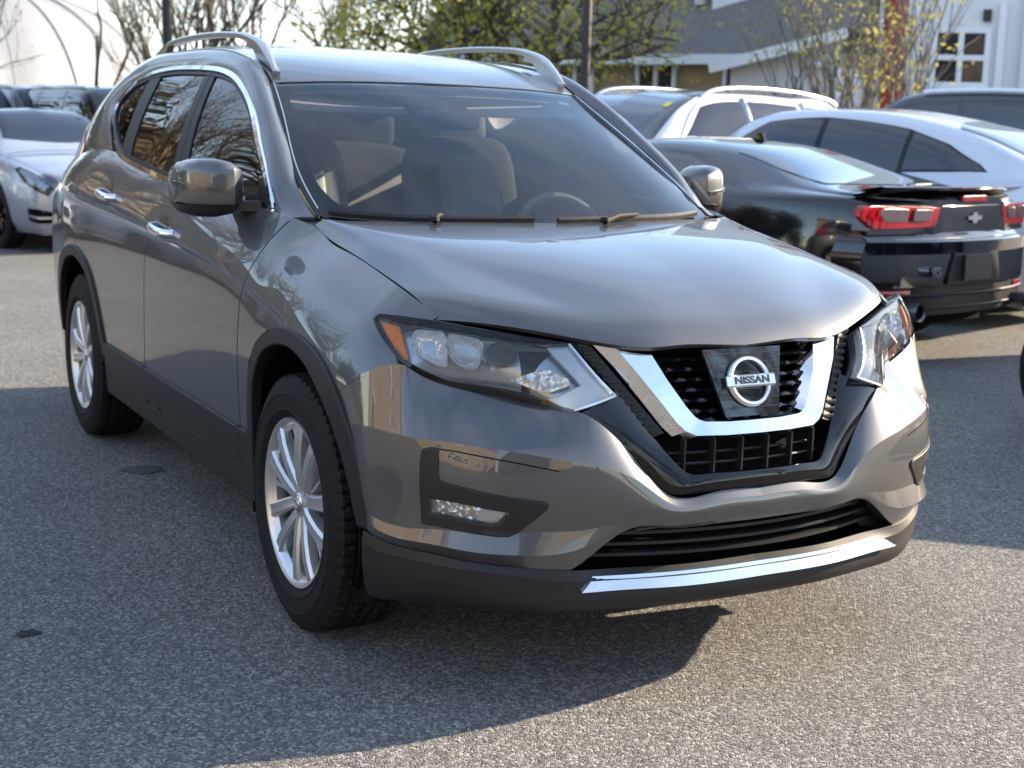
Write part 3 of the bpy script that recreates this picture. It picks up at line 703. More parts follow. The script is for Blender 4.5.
# --- grille
grille = MB()
for y0, y1, z0, z1, off in ((-.46, .46, .60, .885, -.05), (-.30, .30, .545, .66, -.045)):
    yy = np.linspace(y0, y1, 13); V = [(gf(y, z) + off, y, z) for z in (z0, z1) for y in yy]
    grille.add(V, [(i, i + 1, 13 + i + 1, 13 + i) for i in range(12)])
grille = grille.build('grille', MAT['dark_void'], car)
UO = [(.388, .877), (.345, .818), (.292, .738), (.252, .678), (.230, .656), (.197, .645), (.10, .642), (0, .642)]
UF = [(.350, .877), (.310, .815), (.260, .742), (.227, .692), (.207, .672), (.181, .661), (.10, .659), (0, .659)]
UI = [(.266, .877), (.228, .79), (.191, .728), (.173, .704), (.161, .695), (.145, .690), (.08, .687), (0, .687)]
mb = MB(); V = []
for k in range(8):
    for (y, z), o in ((UO[k], -.02), (UO[k], .008), (UF[k], .034), (UI[k], .022), ((UI[k][0] * .90, UI[k][1] + .010), -.015)):
        V.append((gf(y, z) + o - (.012 if z > .87 else 0), y, z))
mb.add(V, [(k * 5 + j, k * 5 + j + 1, k * 5 + j + 6, k * 5 + j + 5) for k in range(7) for j in range(4)])
tr = mirrored(mb).build('grille_chrome', MAT['chrome'], grille, True, 12)
# wavy mesh slats
mb = MB()
for r in range(8):
    z = .856 - r * .0245; w = float(np.interp(z, [.69, .79, .877], [.155, .226, .264]))
    yy = np.linspace(-w, w, 64); hgt = .0050 + .0017 * np.cos(yy * 2 * np.pi / .052 + (r % 2) * np.pi)
    for k in range(len(yy) - 1):
        pass
    V = []
    for y, h in zip(yy, hgt):
        x = gf(y, z) - .004
        V += [(x - .03, y, z + h), (x, y, z + h), (x + .006, y, z), (x, y, z - h), (x - .03, y, z - h)]
    mb.add(V, [(k * 5 + j, k * 5 + j + 1, k * 5 + j + 6, k * 5 + j + 5) for k in range(63) for j in range(4)])
mb.build('grille_mesh', MAT['gloss_black'], grille, True, 40)
# clear badge plate, ring and name bar
cx = lambda z, o: gf(0, z) + o
mb = MB(); pl = [(-.125, .858), (.118, .858), (.080, .696), (-.084, .696)]
mb.add([(cx(z, .016) - .5 * 0, y, z) for y, z in pl] + [(cx(z, .004), y, z) for y, z in pl], [(0, 1, 2, 3), (0, 4, 5, 1), (1, 5, 6, 2), (2, 6, 7, 3), (3, 7, 4, 0)])
mb.build('badge_plate', MAT['plate_glass'], grille)
mb = MB()
for r in range(7):
    z = .845 - r * .0215; w = float(np.interp(z, [.696, .858], [.078, .115])); mb.box((cx(z, .0165), -.003, z), (.0016, 2 * w, .0016))
mb.build('badge_lines', MAT['grey_plastic'], grille)
tilt = math.atan(.37); e1 = np.array([0, 1, 0.]); e2 = np.array([-math.sin(tilt), 0, math.cos(tilt)]); e3 = np.array([math.cos(tilt), 0, math.sin(tilt)])
bc = np.array([cx(.778, .020), -.002, .778]); RB = np.stack([e1, e3, e2], 1)
mb = MB().lathe([(.050, 0), (.0508, .006), (.054, .011), (.060, .012), (.0645, .008), (.066, 0)], 56); mb.xf(RB, bc)
ring = mb.build('badge_ring', MAT['satin_chrome'], grille, True, 40)
mb = MB().box((0, .009, 0), (.150, .015, .031), bev=.004); mb.xf(RB, bc); mb.build('name_bar', MAT['satin_chrome'], grille)
def text(name, body, size, origin, ex, ey, depth, m, parent, bold=0.0, sxy=1.0):
    cu = bpy.data.curves.new(name, 'FONT'); cu.body = body; cu.size = size; cu.extrude = depth; cu.align_x = 'CENTER'; cu.align_y = 'CENTER'; cu.offset = bold
    o = bpy.data.objects.new(name, cu); COL.objects.link(o); bpy.context.view_layer.update()
    me = bpy.data.meshes.new_from_object(o.evaluated_get(bpy.context.evaluated_depsgraph_get())); COL.objects.unlink(o); bpy.data.objects.remove(o)
    ex, ey = np.array(ex, float), np.array(ey, float); ez = np.cross(ex, ey)
    for v in me.vertices:
        p = np.array(origin) + ex * v.co.x * sxy + ey * v.co.y + ez * v.co.z; v.co = p
    me.materials.clear(); me.materials.append(m); return link(name, me, parent)
text('name_lettering', 'NISSAN', .0255, bc + e3 * .0168, e1, e2, .0012, MAT['letter_dark'], grille, .0007, 1.26)
# ribbed dark strips beside the chrome
SO = [(.436, .877), (.36, .772), (.281, .655)]; SI = [(.398, .877), (.325, .77), (.248, .664)]
mb = MB(); V = []
for o, i in zip(SO, SI): V += [(gf(*o) - .004, *o), (gf(*o) + .006, *o), (gf(*i) + .006, *i), (gf(*i) - .02, *i)]
mb.add(V, [(k * 4 + j, k * 4 + j + 1, k * 4 + j + 5, k * 4 + j + 4) for k in range(2) for j in range(3)])
for k in range(13):
    t = (k + .5) / 13; o = np.array(SO[0]) + (np.array(SO[2]) - SO[0]) * t; i = np.array(SI[0]) + (np.array(SI[2]) - SI[0]) * t
    c = (o + i) / 2; mb.box((gf(*c) + .008, c[0], c[1]), (.006, .034, .011), bev=.002)
both(mb, 'grille_strip', MAT['black_plastic'], grille, False)
# gloss black surround
so = [(2.230, 0, .522), (2.228, .10, .522), (2.222, .19, .522), (2.2125, .248, .523), (2.196, .285, .546), (2.170, .353, .630), (2.140, .425, .692), (2.122, .462, .721)]
si = [(gf(0, .566) + .012, 0, .566), (gf(.09, .566) + .012, .09, .566), (gf(.165, .566) + .012, .165, .566), (gf(.205, .569) + .012, .205, .569), (gf(.232, .592) + .012, .232, .592), (gf(.285, .665) + .012, .285, .665), (gf(.325, .728) + .012, .325, .728), (gf(.350, .765) + .012, .350, .765)]
sm = [(np.array(a) * .5 + np.array(b) * .5 + np.array([.008, 0, 0])) for a, b in zip(so, si)]
SUR = Surf([so, sm, si], out=(1, .2, 0), sym=True); mirrored(patch(SUR, .015, .02, thick=.03, bev=.003)).build('grille_surround', MAT['gloss_black'], grille)
mb = MB()
for y in (-.2, -.12, -.04, .04, .12, .2): mb.box((gf(y, .605) - .012, y, .605), (.02, .005, .085))
for z in (.585, .61): 
    yy = np.linspace(-.23, .23, 9); mb.tube([(gf(y, z) - .025, y, z) for y in yy], .004, 6)
mb.build('grille_bars', MAT['black_plastic'], grille)
mb = MB(); yy = np.linspace(-.43, .43, 15)
V = []
for y in yy: V += [(2.13 - .45 * y * y - .03, y, .905 + 0 * y), (2.155 - .5 * y * y - .03, y, .872)]
mb.add(V, [(2 * k, 2 * k + 1, 2 * k + 3, 2 * k + 2) for k in range(14)]); mb.build('grille_top_seal', MAT['black_plastic'], grille)

# lower intake
low = MB(); yy = np.linspace(-.66, .66, 17)
low.add([(2.12 - .35 * y * y, y, z) for z in (.235, .47) for y in yy], [(i, i + 1, 18 + i, 17 + i) for i in range(16)])
low = low.build('lower_grille', MAT['dark_void'], car)
mb = MB()
for z, w, dx in ((.425, .40, .0), (.398, .44, .0), (.372, .47, .004)):
    yy = np.linspace(-w, w, 25); mb.tube([(2.205 + dx - .45 * y * y, y, z) for y in yy], 1, prof=[(-.016, -.004), (.014, -.0035), (.017, 0), (.014, .004), (-.016, .004)])
mb.build('grille_slat', MAT['black_plastic'], low, False)
mb = MB(); mb.prism([(.375, .45), (.60, .45), (.60, .30), (.44, .345), (.385, .43)], 2.06, 2.12, 0); both(mb, 'grille_end', MAT['black_plastic'], low, False)
u1 = CLAD.inv([(.487, .303), (.455, .330)], (1, 2))
BAR = np.concatenate([[(-.0, .020)], [(u1[1][0], .020)], [(u1[0][0] + .004, .058)], [(u1[0][0] - .05, .066)], [(0, .066)]])
BAR = np.array([(0, .016), (u1[1][0], .018), (u1[0][0] + .004, .056), (u1[0][0] - .06, .062), (0, .064)])
S2 = CLAD
mb = MB(); un = np.linspace(0, u1[1][0], 22); V = []
for u in un:
    k = u / u1[1][0]; lo = .074 - .010 * k**6; e = u + .028 * k**8 
    P, N = S2.ev([u, u, e, e], [.022, .030, .056, lo - .012]); V += [P[0] + (-.004, 0, .006), P[1] + (-.002, 0, .004), P[2] + N[2] * .020, P[3] + N[3] * .014, P[3]]
mb.add(np.array(V), [(k * 5 + j, k * 5 + j + 1, k * 5 + j + 6, k * 5 + j + 5) for k in range(21) for j in range(4)] + [(105, 106, 107, 108, 109)])
mirrored(mb).build('skid_trim', MAT['bright_trim'], car, True, 25)

# --- roof, pillars, glass
mirrored(patch(ROOF, .06, .05, thick=.012)).build('roof', PAINT, car)
both(patch(STRIP, .035, .02, thick=.010), 'pillar_panel', PAINT, car)
# roof ditch
mb = MB(); e = [np.array(p) for p in STRIP_O[8:15]]; r = [np.array(p) for p in RE[:7]]
E_ = smooth_poly(e, 6); R_ = smooth_poly(r, 6); n = min(len(E_), len(R_)); V = []
for x in np.linspace(.26, -1.5, 40):
    a = [np.interp(-x, -E_[:, 0], E_[:, k]) for k in range(3)]; V += [(x, .600, a[2] - .012), (x, .552, a[2] - .012)]
mb.add(V, [(2 * k, 2 * k + 1, 2 * k + 3, 2 * k + 2) for k in range(39)]); both(mb, 'roof_ditch', MAT['black_plastic'], car, False)
mb = MB().box((.262, .588, 1.506), (.05, .026, .012), bev=.003); both(mb, 'roof_ditch', MAT['grey_plastic'], car, False)
# roof rails
rp = smooth_poly([(.225, .565, 1.556), (.15, .563, 1.606), (.075, .561, 1.645), (-.02, .56, 1.668), (-.17, .56, 1.688), (-.45, .559, 1.701), (-.75, .558, 1.703), (-1.0, .558, 1.696), (-1.18, .558, 1.680), (-1.30, .558, 1.655)], 5)
prof = [(-.018, -.010), (-.018, .006), (-.010, .012), (.010, .012), (.018, .006), (.018, -.010)]
mb = MB().tube(rp, np.interp(np.arange(len(rp)), [0, 4, 8, len(rp) - 8, len(rp) - 1], [.35, .75, 1, 1, .5]), prof=prof)
mb.prism([(.215, 1.535), (.232, 1.553), (.08, 1.640), (-.04, 1.665), (-.06, 1.645), (.02, 1.632), (.06, 1.60)], .547, .575, 1)
mb.prism([(-1.33, 1.645), (-1.19, 1.680), (-1.08, 1.688), (-1.12, 1.66), (-1.16, 1.652)], .547, .575, 1)
both(mb, 'roof_rail', MAT['rail_silver'], car, True, 40)

# windshield with black border
uu, vv = WS.ku[-1], WS.kv[-1]
inner = [(0, .062), (uu - .145, .060), (uu - .075, .10), (uu - .050, .22), (uu - .050, vv - .12), (uu - .075, vv - .05), (uu - .12, vv - .036), (0, vv - .036)]
ins = round_poly(inner, [0, .05, .05, .05, .05, .03, .03, 0])
frit = [(0, .004)] + [(u, .004) for u in np.linspace(.1, uu - .006, 8)] + [(uu - .006, v) for v in np.linspace(.1, vv - .004, 9)] + [(u, vv - .004) for u in np.linspace(uu - .1, 0, 8)]
fr = np.concatenate([np.array(frit), ins[::-1]])
ws = mirrored(panel(WS, np.array(frit), h=.05, thick=0)).build('windshield', MAT['windshield_glass'], car)
mirrored(panel(WS, fr, h=.03, off=-.003, thick=.004)).build('windshield_border', MAT['frit'], ws)
eb = np.array([(uu - .004, v) for v in np.linspace(0.0, vv, 24)]); both(ribbon(WS, eb, .014, .004, depth=.008), 'windshield_seal', MAT['black_plastic'], ws)
eb = np.array([(uu - .013, v) for v in np.linspace(0.05, vv, 24)]); both(ribbon(WS, eb, .004, .005, depth=.003), 'windshield_trim', MAT['satin_chrome'], ws)
P_, N_ = WS.ev([.505, .565, .575, .515], [.838, .836, .862, .865]); MB().add(P_ - N_ * .005, [(0, 1, 2, 3)]).build('windshield_sticker', mat('pale_sticker', (.62, .72, .66), .6), ws)
mb = MB()   # cowl under the wipers
V = []
for y in np.linspace(-.72, .72, 21): xb = float(np.interp(abs(y), [0, .25, .5, .72], [1.24, 1.215, 1.14, 1.02])); V += [(xb - .03, y, 1.094), (xb + .07, y, 1.083)]
mb.add(V, [(2 * k, 2 * k + 1, 2 * k + 3, 2 * k + 2) for k in range(20)]); mb.build('cowl', MAT['black_plastic'], car)
def ws_pt(y, v, off):
    s = 1 if y >= 0 else -1; u = float(np.interp(abs(y), [0, .25, .5, .69], WS.ku[1:])); P, N = WS.ev([u], [v]); p = P[0] + N[0] * off; p[1] *= s; return p
for ys, pv in (((-.66, -.10), -.42), ((-.02, .58), .12)):
    mb = MB(); yy = np.linspace(ys[0], ys[1], 12); mb.tube([ws_pt(y, .018 + .012 * (y - ys[0]), .012) for y in yy], 1, prof=[(-.004, -.008), (.004, -.008), (.007, .004), (0, .012), (-.007, .004)])
    w = mb.build('wiper', MAT['black_plastic'], car)
    mb = MB(); ym = (ys[0] + ys[1]) / 2; p0 = ws_pt(pv, 0.0, .018) + (.035, 0, .006); p1 = ws_pt(ym, .024, .028)
    mb.tube([p0, p0 * .6 + p1 * .4 + (0, 0, .008), p1], [.011, .009, .006], 8); mb.lathe([(0, .014), (.013, .012), (.016, 0)], 14, p0, 'z'); mb.build('wiper_arm', MAT['rubber'], w, True, 40)
mirrored(MB().add([(1.225, 0, 1.1), (1.225, .25, 1.1), (1.225, .25, 1.094), (1.225, 0, 1.094)], [(0, 1, 2, 3)])) if 0 else None

both(MB().add([(1.08, .738, 1.085), (1.0, .685, 1.101), (.90, .700, 1.128), (.89, .785, 1.100), (1.0, .772, 1.089)], [(0, 1, 2, 3, 4)]), 'cowl_corner', PAINT, car, False)
# side glass
gx = lambda pts: np.array([(x, z) for x, z in pts])
D = smooth_poly(DLO, 5); DL = smooth_poly(DLO_LOW, 5)
def low(x): return float(np.interp(-x, -DL[:, 0], DL[:, 1]))
def up_between(a, b): return [tuple(p) for p in D if a < p[0] < b and p[1] > 1.3]
topz = lambda x: float(np.interp(x, [p[0] for p in D if p[1] > 1.5], [p[1] for p in D if p[1] > 1.5]))
front = [(.055, low(.055))] + [(-.093, topz(-.093))] + [tuple(p) for p in D if p[0] > -.08 and p[1] > low(min(max(p[0], -.9), .845)) + .001] + [(x, low(x)) for x in np.linspace(.84, .10, 10)]
rear = [(-.735, low(-.735)), (-.826, topz(-.826))] + [tuple(p) for p in D if -.82 < p[0] < -.21 and p[1] > 1.4] + [(-.205, topz(-.205)), (-.09, low(-.09))] + [(x, low(x)) for x in np.linspace(-.15, -.68, 8)]
quart = [(-.89, low(-.89))] + [(x, low(x)) for x in (-.95, -1.0, -1.05)] + [tuple(p) for p in D if p[0] < -.98] + [(-.974, topz(-.974))]
wf = both(panel(GLASS, gx(front), h=.06, off=-.006, thick=0), 'side_window', MAT['front_glass'], fdoors)
wr_ = both(panel(GLASS, gx(rear), h=.06, off=-.006, thick=0), 'side_window', MAT['privacy_glass'], rdoors)
both(panel(GLASS, gx(quart), h=.06, off=-.006, thick=0), 'quarter_window', MAT['privacy_glass'], car)
bp = [(.055, low(.055)), (-.093, topz(-.093)), (-.142, topz(-.142)), (-.013, low(-.013))]; both(panel(GLASS, gx(bp), h=.04, off=-.001, thick=.01), 'window_pillar', MAT['black_plastic'], fdoors)
bp = [(-.020, low(-.02)), (-.150, topz(-.15)), (-.205, topz(-.205)), (-.09, low(-.09))]; both(panel(GLASS, gx(bp), h=.04, off=-.001, thick=.01), 'window_pillar', MAT['black_plastic'], rdoors)
bp = [(-.735, low(-.735)), (-.826, topz(-.826)), (-.974, topz(-.974)), (-.89, low(-.89))]; both(panel(GLASS, gx(bp), h=.04, off=-.001, thick=.01), 'window_pillar', MAT['black_plastic'], rdoors)
# bright strip round the side glass
loop = np.concatenate([D, DL[1:-1]]); loop = densify(loop, .04)
c = loop; t = np.roll(c, -1, 0) - np.roll(c, 1, 0); t /= np.linalg.norm(t, axis=1)[:, None]; nrm = np.stack([t[:, 1], -t[:, 0]], 1)
ctr = c.mean(0); sgn = np.sign(((ctr - c) * nrm).sum(1)); sgn = np.sign(sgn.sum())
rin = c + nrm * sgn * .004; rin = np.concatenate([rin, rin[:1]])
both(ribbon(GLASS, rin, .021, .008, depth=.012), 'window_trim', MAT['chrome'], car, True, 30)
rin2 = c + nrm * sgn * .020; rin2 = np.concatenate([rin2, rin2[:1]])
both(ribbon(GLASS, rin2, .014, .001, depth=.006), 'window_seal', MAT['black_plastic'], car)
# black sail panel at the mirror foot
both(panel(GLASS, gx([(.83, 1.125), (.79, 1.165), (.70, 1.237), (.70, 1.135)]), h=.03, off=.003, thick=.01), 'mirror_sail', MAT['black_plastic'], fdoors)

# door handles
for dr, x0 in ((rdoors, -.80), (fdoors, .05)):
    z0 = 1.083 if x0 < -.5 else 1.008
    yb = float(SIDE.ev(*np.array(sx([(x0, z0)])).T.reshape(2, 1))[0][0][1])
    hp = [(x0 - .105, yb - .004, z0 + .006), (x0 - .085, yb + .024, z0 + .005), (x0 - .03, yb + .036, z0 + .002), (x0 + .03, yb + .036, z0 - .003), (x0 + .085, yb + .026, z0 - .008), (x0 + .105, yb - .004, z0 - .01)]
    mb = MB().tube(smooth_poly(hp, 4), 1, prof=[(.012 * math.cos(a), .016 * math.sin(a)) for a in np.linspace(0, 2 * np.pi, 10, endpoint=False)])
    h = both(mb, 'handle', MAT['chrome'], dr, True, 50)
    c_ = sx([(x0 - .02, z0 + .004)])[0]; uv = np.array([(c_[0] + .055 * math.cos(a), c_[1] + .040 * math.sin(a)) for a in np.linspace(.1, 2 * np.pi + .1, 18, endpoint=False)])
    both(panel(SIDE, uv, h=.02, off=.0012, thick=0), 'handle_shade', MAT['car_paint_shade'], dr)  # flush oval of darker paint stands in for shade behind the handle

# mirrors
def mirror_mb(zlo, zhi, inset=0.0):
    sec = [(.825, .64, .68, 1.155, 1.22), (.84, .61, .722, 1.125, 1.242), (.875, .575, .755, 1.102, 1.262), (.92, .548, .750, 1.092, 1.271), (.965, .527, .722, 1.092, 1.267), (.997, .518, .682, 1.102, 1.254), (1.015, .525, .625, 1.13, 1.23)]
    n = 28; V = []
    for y, xa, xb, za, zb in sec:
        for k in range(n):
            a = 2 * np.pi * k / n; cx_, sz = math.cos(a), math.sin(a); e = .5
            X = (xa + xb) / 2 + (xb - xa) / 2 * math.copysign(abs(cx_)**e, cx_); Z = (za + zb) / 2 + (zb - za) / 2 * math.copysign(abs(sz)**e, sz)
            V.append((X, y, min(max(Z, zlo), zhi)))
    F = [(i * n + k, i * n + (k + 1) % n, (i + 1) * n + (k + 1) % n, (i + 1) * n + k) for i in range(len(sec) - 1) for k in range(n)] + [tuple(range(n)), tuple((len(sec) - 1) * n + k for k in range(n))]
    return MB().add(V, F)
mir = both(mirror_mb(1.132, 1.3), 'wing_mirror', PAINT, car, True, 45)
mb = mirror_mb(1.05, 1.131); mb.xf(None, (0, 0, 0)); both(mb, 'mirror_base', MAT['black_plastic'], mir, True, 45)
mb = MB().tube([(.65, .92, 1.130), (.69, .85, 1.128), (.75, .775, 1.130)], 1, prof=[(-.045, -.014), (.045, -.014), (.045, .014), (-.045, .014)]); both(mb, 'mirror_arm', MAT['black_plastic'], mir, False)
mb = MB(); pts = smooth_poly([(.588, 1.018, 1.193), (.650, 1.011, 1.19), (.685, .997, 1.187), (.724, .966, 1.183), (.752, .92, 1.178), (.757, .88, 1.174)], 4)
mb.tube(pts, 1, prof=[(-.004, -.006), (.004, -.005), (.004, .005), (-.004, .006)]); both(mb, 'turn_signal', MAT['smoke_lens'], mir, False)
mb = MB().box((.51, .915, 1.185), (.006, .125, .10), bev=.003); both(mb, 'mirror_glass', MAT['chrome'], mir, False)

# --- tail
tr_ = [[(-1.76, 0, 1.648), (-1.76, .25, 1.64), (-1.745, .46, 1.615), (-1.64, .60, 1.555)],
       [(-2.09, 0, 1.38), (-2.08, .25, 1.375), (-2.05, .5, 1.36), (-1.99, .685, 1.34)],
       [(-2.30, 0, 1.14), (-2.28, .27, 1.14), (-2.23, .55, 1.11), (-2.14, .79, 1.09)],
       [(-2.40, 0, .98), (-2.39, .27, .98), (-2.35, .55, .99), (-2.275, .70, 1.04)],
       [(-2.44, 0, .75), (-2.43, .28, .75), (-2.38, .56, .75), (-2.28, .77, .74)],
       [(-2.46, 0, .5), (-2.45, .28, .5), (-2.40, .56, .5), (-2.28, .745, .45)],
       [(-2.42, 0, .28), (-2.41, .27, .28), (-2.36, .53, .28), (-2.28, .72, .30)]]
TAIL = Surf(tr_, out=(-1, 0, 0), sym=True); mirrored(patch(TAIL, .05, .04, skip=[np.array([(-.05, .07), (.42, .07), (.50, .12), (.53, .27), (-.05, .29)])])).build('tailgate', PAINT, car)
bw = np.array([(0, .06), (.40, .06), (.52, .10), (.56, .30), (0, .33)]); mirrored(panel(TAIL, bw, h=.05, off=.004, thick=.004)).build('rear_window', MAT['front_glass'], car)
pm = []
ii = STRIP.inv([(.70, 1.27), (.735, 1.20), (.765, 1.145), (.80, 1.15), (.775, 1.20), (.735, 1.27)], (1, 2)) if 0 else None
ku = STRIP.ku; tl = np.array([(ku[17] - .02, .268), (ku[17] + .08, .276), (ku[18] + .02, .278), (ku[19] - .02, .278), (ku[19] - .012, .14), (ku[18] + .03, .12), (ku[17] + .06, .16), (ku[17], .215)])
both(panel(STRIP, tl, h=.03, off=.006, thick=.01), 'tail_light', MAT['red_lens'], car)

# --- wheels
def tyre_mb():
    R, n = .358, 288; mb = MB(); V = []
    th = np.arange(n) * 2 * np.pi / n
    prof = [(.232, -.100), (.240, -.108), (.256, -.1155), (.259, -.1185), (.262, -.1165), (.285, -.119), (.299, -.1185), (.3015, -.1205), (.304, -.118), (.312, -.117), (.330, -.111), (.339, -.104)]
    yy = np.linspace(-.098, .098, 27)
    full = [(r, y) for r, y in prof] + [(R - .006 * (abs(y) / .098)**3 , y) for y in yy] + [(r, -y) for r, y in prof[::-1]]
    for r, y in full:
        rr = np.full(n, r)
        if abs(y) <= .099:
            ph = th * 66 / (2 * np.pi); a = abs(y)
            if a > .062: g = ((ph + .5 * (y > 0) + 3.2 * a) % 1) < .24
            elif .052 < a <= .062 or .012 < a < .022: g = np.ones(n, bool)
            else: g = ((ph * 1.0 + (1 if y > 0 else -1) * 14 * a) % 1) < .24
            rr = rr - np.where(g, .009, 0)
        elif r > .325: rr = rr - np.where(((th * 66 / (2 * np.pi) + 3.2 * .1 + .5 * (y > 0)) % 1) < .22, .0025, 0)
        V.append(np.stack([rr * np.cos(th), np.full(n, y), rr * np.sin(th)], 1))
    F = [(i * n + k, i * n + (k + 1) % n, (i + 1) * n + (k + 1) % n, (i + 1) * n + k) for i in range(len(full) - 1) for k in range(n)]
    return mb.add(np.concatenate(V), F)
def rim_mb():
    mb = MB().lathe([(.205, -.085), (.214, -.096), (.2215, -.103), (.228, -.108), (.2345, -.110), (.2355, -.104), (.232, -.095)], 72)
    for k in range(5):
        for s in (-1, 1):
            c0 = math.pi / 2 + k * 2 * math.pi / 5; V = []; ca, sa = math.cos(c0), math.sin(c0); t = np.array([-sa, 0, ca]); rd_ = np.array([ca, 0, sa])
            for r, d, w, yo, dp in ((.030, .013, .017, -.090, .03), (.065, .023, .0185, -.098, .035), (.11, .032, .0195, -.104, .035), (.16, .043, .021, -.1065, .032), (.20, .053, .0235, -.105, .03), (.226, .060, .028, -.102, .02)):
                c = rd_ * r + t * s * d
                for q, y in ((-1, yo + dp), (-1, yo + .008), (-.66, yo), (0, yo + .002), (.66, yo), (1, yo + .008), (1, yo + dp)): V.append(c + t * q * w + np.array([0, y, 0]))
            mb.add(np.array(V), [(i * 7 + j, i * 7 + j + 1, i * 7 + j + 8, i * 7 + j + 7) for i in range(5) for j in range(6)])
        a_ = math.pi / 2 + (k + .5) * 2 * math.pi / 5; V = []; rd_ = np.array([math.cos(a_), 0, math.sin(a_)]); t = np.array([-math.sin(a_), 0, math.cos(a_)])
        for r, w, y in ((.05, .012, -.080), (.10, .007, -.080), (.16, .007, -.082), (.215, .012, -.088)):
            V += [rd_ * r - t * w + (0, y + .02, 0), rd_ * r - t * w * .6 + (0, y, 0), rd_ * r + t * w * .6 + (0, y, 0), rd_ * r + t * w + (0, y + .02, 0)]
        mb.add(np.array(V), [(i * 4 + j, i * 4 + j + 1, i * 4 + j + 5, i * 4 + j + 4) for i in range(3) for j in range(3)])
    mb.lathe([(.0, -.090), (.030, -.092), (.044, -.091), (.056, -.086), (.064, -.07), (.066, -.03)], 40)
    return mb
barrel_me = MB().lathe([(.19, .095), (.198, .05), (.192, -.02), (.203, -.078), (.214, -.096)], 64).mesh('rim_barrel', mat('barrel_metal', (.16, .165, .17), .35, .9), True, 40)
tyre_me = tyre_mb().mesh('tyre', MAT['rubber'], True, 30); rim_me = rim_mb().mesh('rim', MAT['alloy'], True, 28)
nut = MB()
for k in range(5):
    a = -math.pi / 2 + k * 2 * math.pi / 5; nut.lathe([(0, -.092), (.007, -.091), (.009, -.07)], 10, (math.cos(a) * .052, 0, math.sin(a) * .052))
nut_me = nut.mesh('wheel_nuts', MAT['satin_chrome'], True, 40)
cap_me = MB().lathe([(0, -.0985), (.0235, -.098), (.0275, -.095), (.028, -.085)], 32).mesh('hub_cap', MAT['satin_chrome'], True, 40)
logo = MB().lathe([(.0135, -.0988), (.0140, -.0998), (.0175, -.0998), (.0182, -.0986)], 28); logo.box((0, -.0995, 0), (.042, .0022, .009)); logo_me = logo.mesh('hub_badge', MAT['chrome'], True, 40)
disc_me = MB().lathe([(.06, -.028), (.15, -.028), (.15, .0), (.06, .0)], 48).mesh('brake_disc', MAT['disc_metal'], True, 30)
well = MB().lathe([(.40, .10), (.40, -.06)], 36)
for xw in (1.353, -1.353):
    for s in (-1, 1):
        w = tag(link('wheel', tyre_me, car)); w.location = (xw, s * .797, .356); w.rotation_euler = (0, .35 if xw > 0 else 1.0, 0 if s < 0 else math.pi)
        w.name = 'wheel'
        for nm, me in (('rim', rim_me), ('rim_barrel', barrel_me), ('wheel_nuts', nut_me), ('hub_cap', cap_me), ('hub_badge', logo_me), ('brake_disc', disc_me)): link(nm, me, w)
# wheel housings and underbody
for xw in (1.353, -1.353):
    mb = MB(); n = 24; V = []
    for k in range(n + 1):
        a = -.35 + (math.pi + .7) * k / n; V += [(xw + .432 * math.cos(a), .885, .37 + .42 * math.sin(a)), (xw + .432 * math.cos(a), .56, .37 + .42 * math.sin(a))]
    mb.add(V, [(2 * k, 2 * k + 1, 2 * k + 3, 2 * k + 2) for k in range(n)]); V2 = [V[2 * k + 1] for k in range(n + 1)]; mb.add(V2, [tuple(range(n + 1))])
    both(mb, 'wheel_housing', MAT['dark_void'], car, False)
MB().box((2.10, 0, .264), (.17, .56, .016)).box((2.0, 0, .258), (.33, .84, .012)).box((1.86, 0, .262), (.2, 1.45, .012)).box((0, 0, .30), (4.1, 1.12, .10)).box((1.68, 0, .275), (.85, 1.2, .07)).box((0, 0, .34), (1.75, 1.62, .14)).box((1.90, 0, .48), (.14, 1.3, .26)).box((-2.1, 0, .42), (.4, 1.4, .28)).build('underbody', MAT['dark_void'], car)  # front tray boxes added to stop sun leaking under the lip
for y_ in (-.70, .70): MB().box((1.785, y_ * 1.09, .30), (.09, .22, .18)).build('sun_stop', MAT['dark_void'], car)  # boxes added to block sun between the front tyres and the lip
MB().box((1.55, 0, .70), (.9, 1.1, .3)).build('engine_block', MAT['dark_void'], car)

# --- cabin
def soft_box(mb, c, d, r=.05, n=3, R=None):
    c, d = np.array(c, float), np.array(d, float) / 2; V = []; seg = 6
    # superellipsoid
    th = np.linspace(-np.pi / 2, np.pi / 2, 13); ph = np.linspace(-np.pi, np.pi, 24, endpoint=False); e = .38
    f = lambda v: np.sign(v) * np.abs(v)**e
    for t in th:
        V.append(np.stack([d[0] * f(np.cos(t)) * f(np.cos(ph)), d[1] * f(np.cos(t)) * f(np.sin(ph)), d[2] * f(np.sin(t)) * np.ones(24)], 1))
    V = np.concatenate(V)
    if R is not None: V = V @ np.array(R).T
    F = [(i * 24 + k, i * 24 + (k + 1) % 24, (i + 1) * 24 + (k + 1) % 24, (i + 1) * 24 + k) for i in range(12) for k in range(24)]
    return mb.add(V + c, F)
def roty(a): c_, s_ = math.cos(a), math.sin(a); return [[c_, 0, s_], [0, 1, 0], [-s_, 0, c_]]
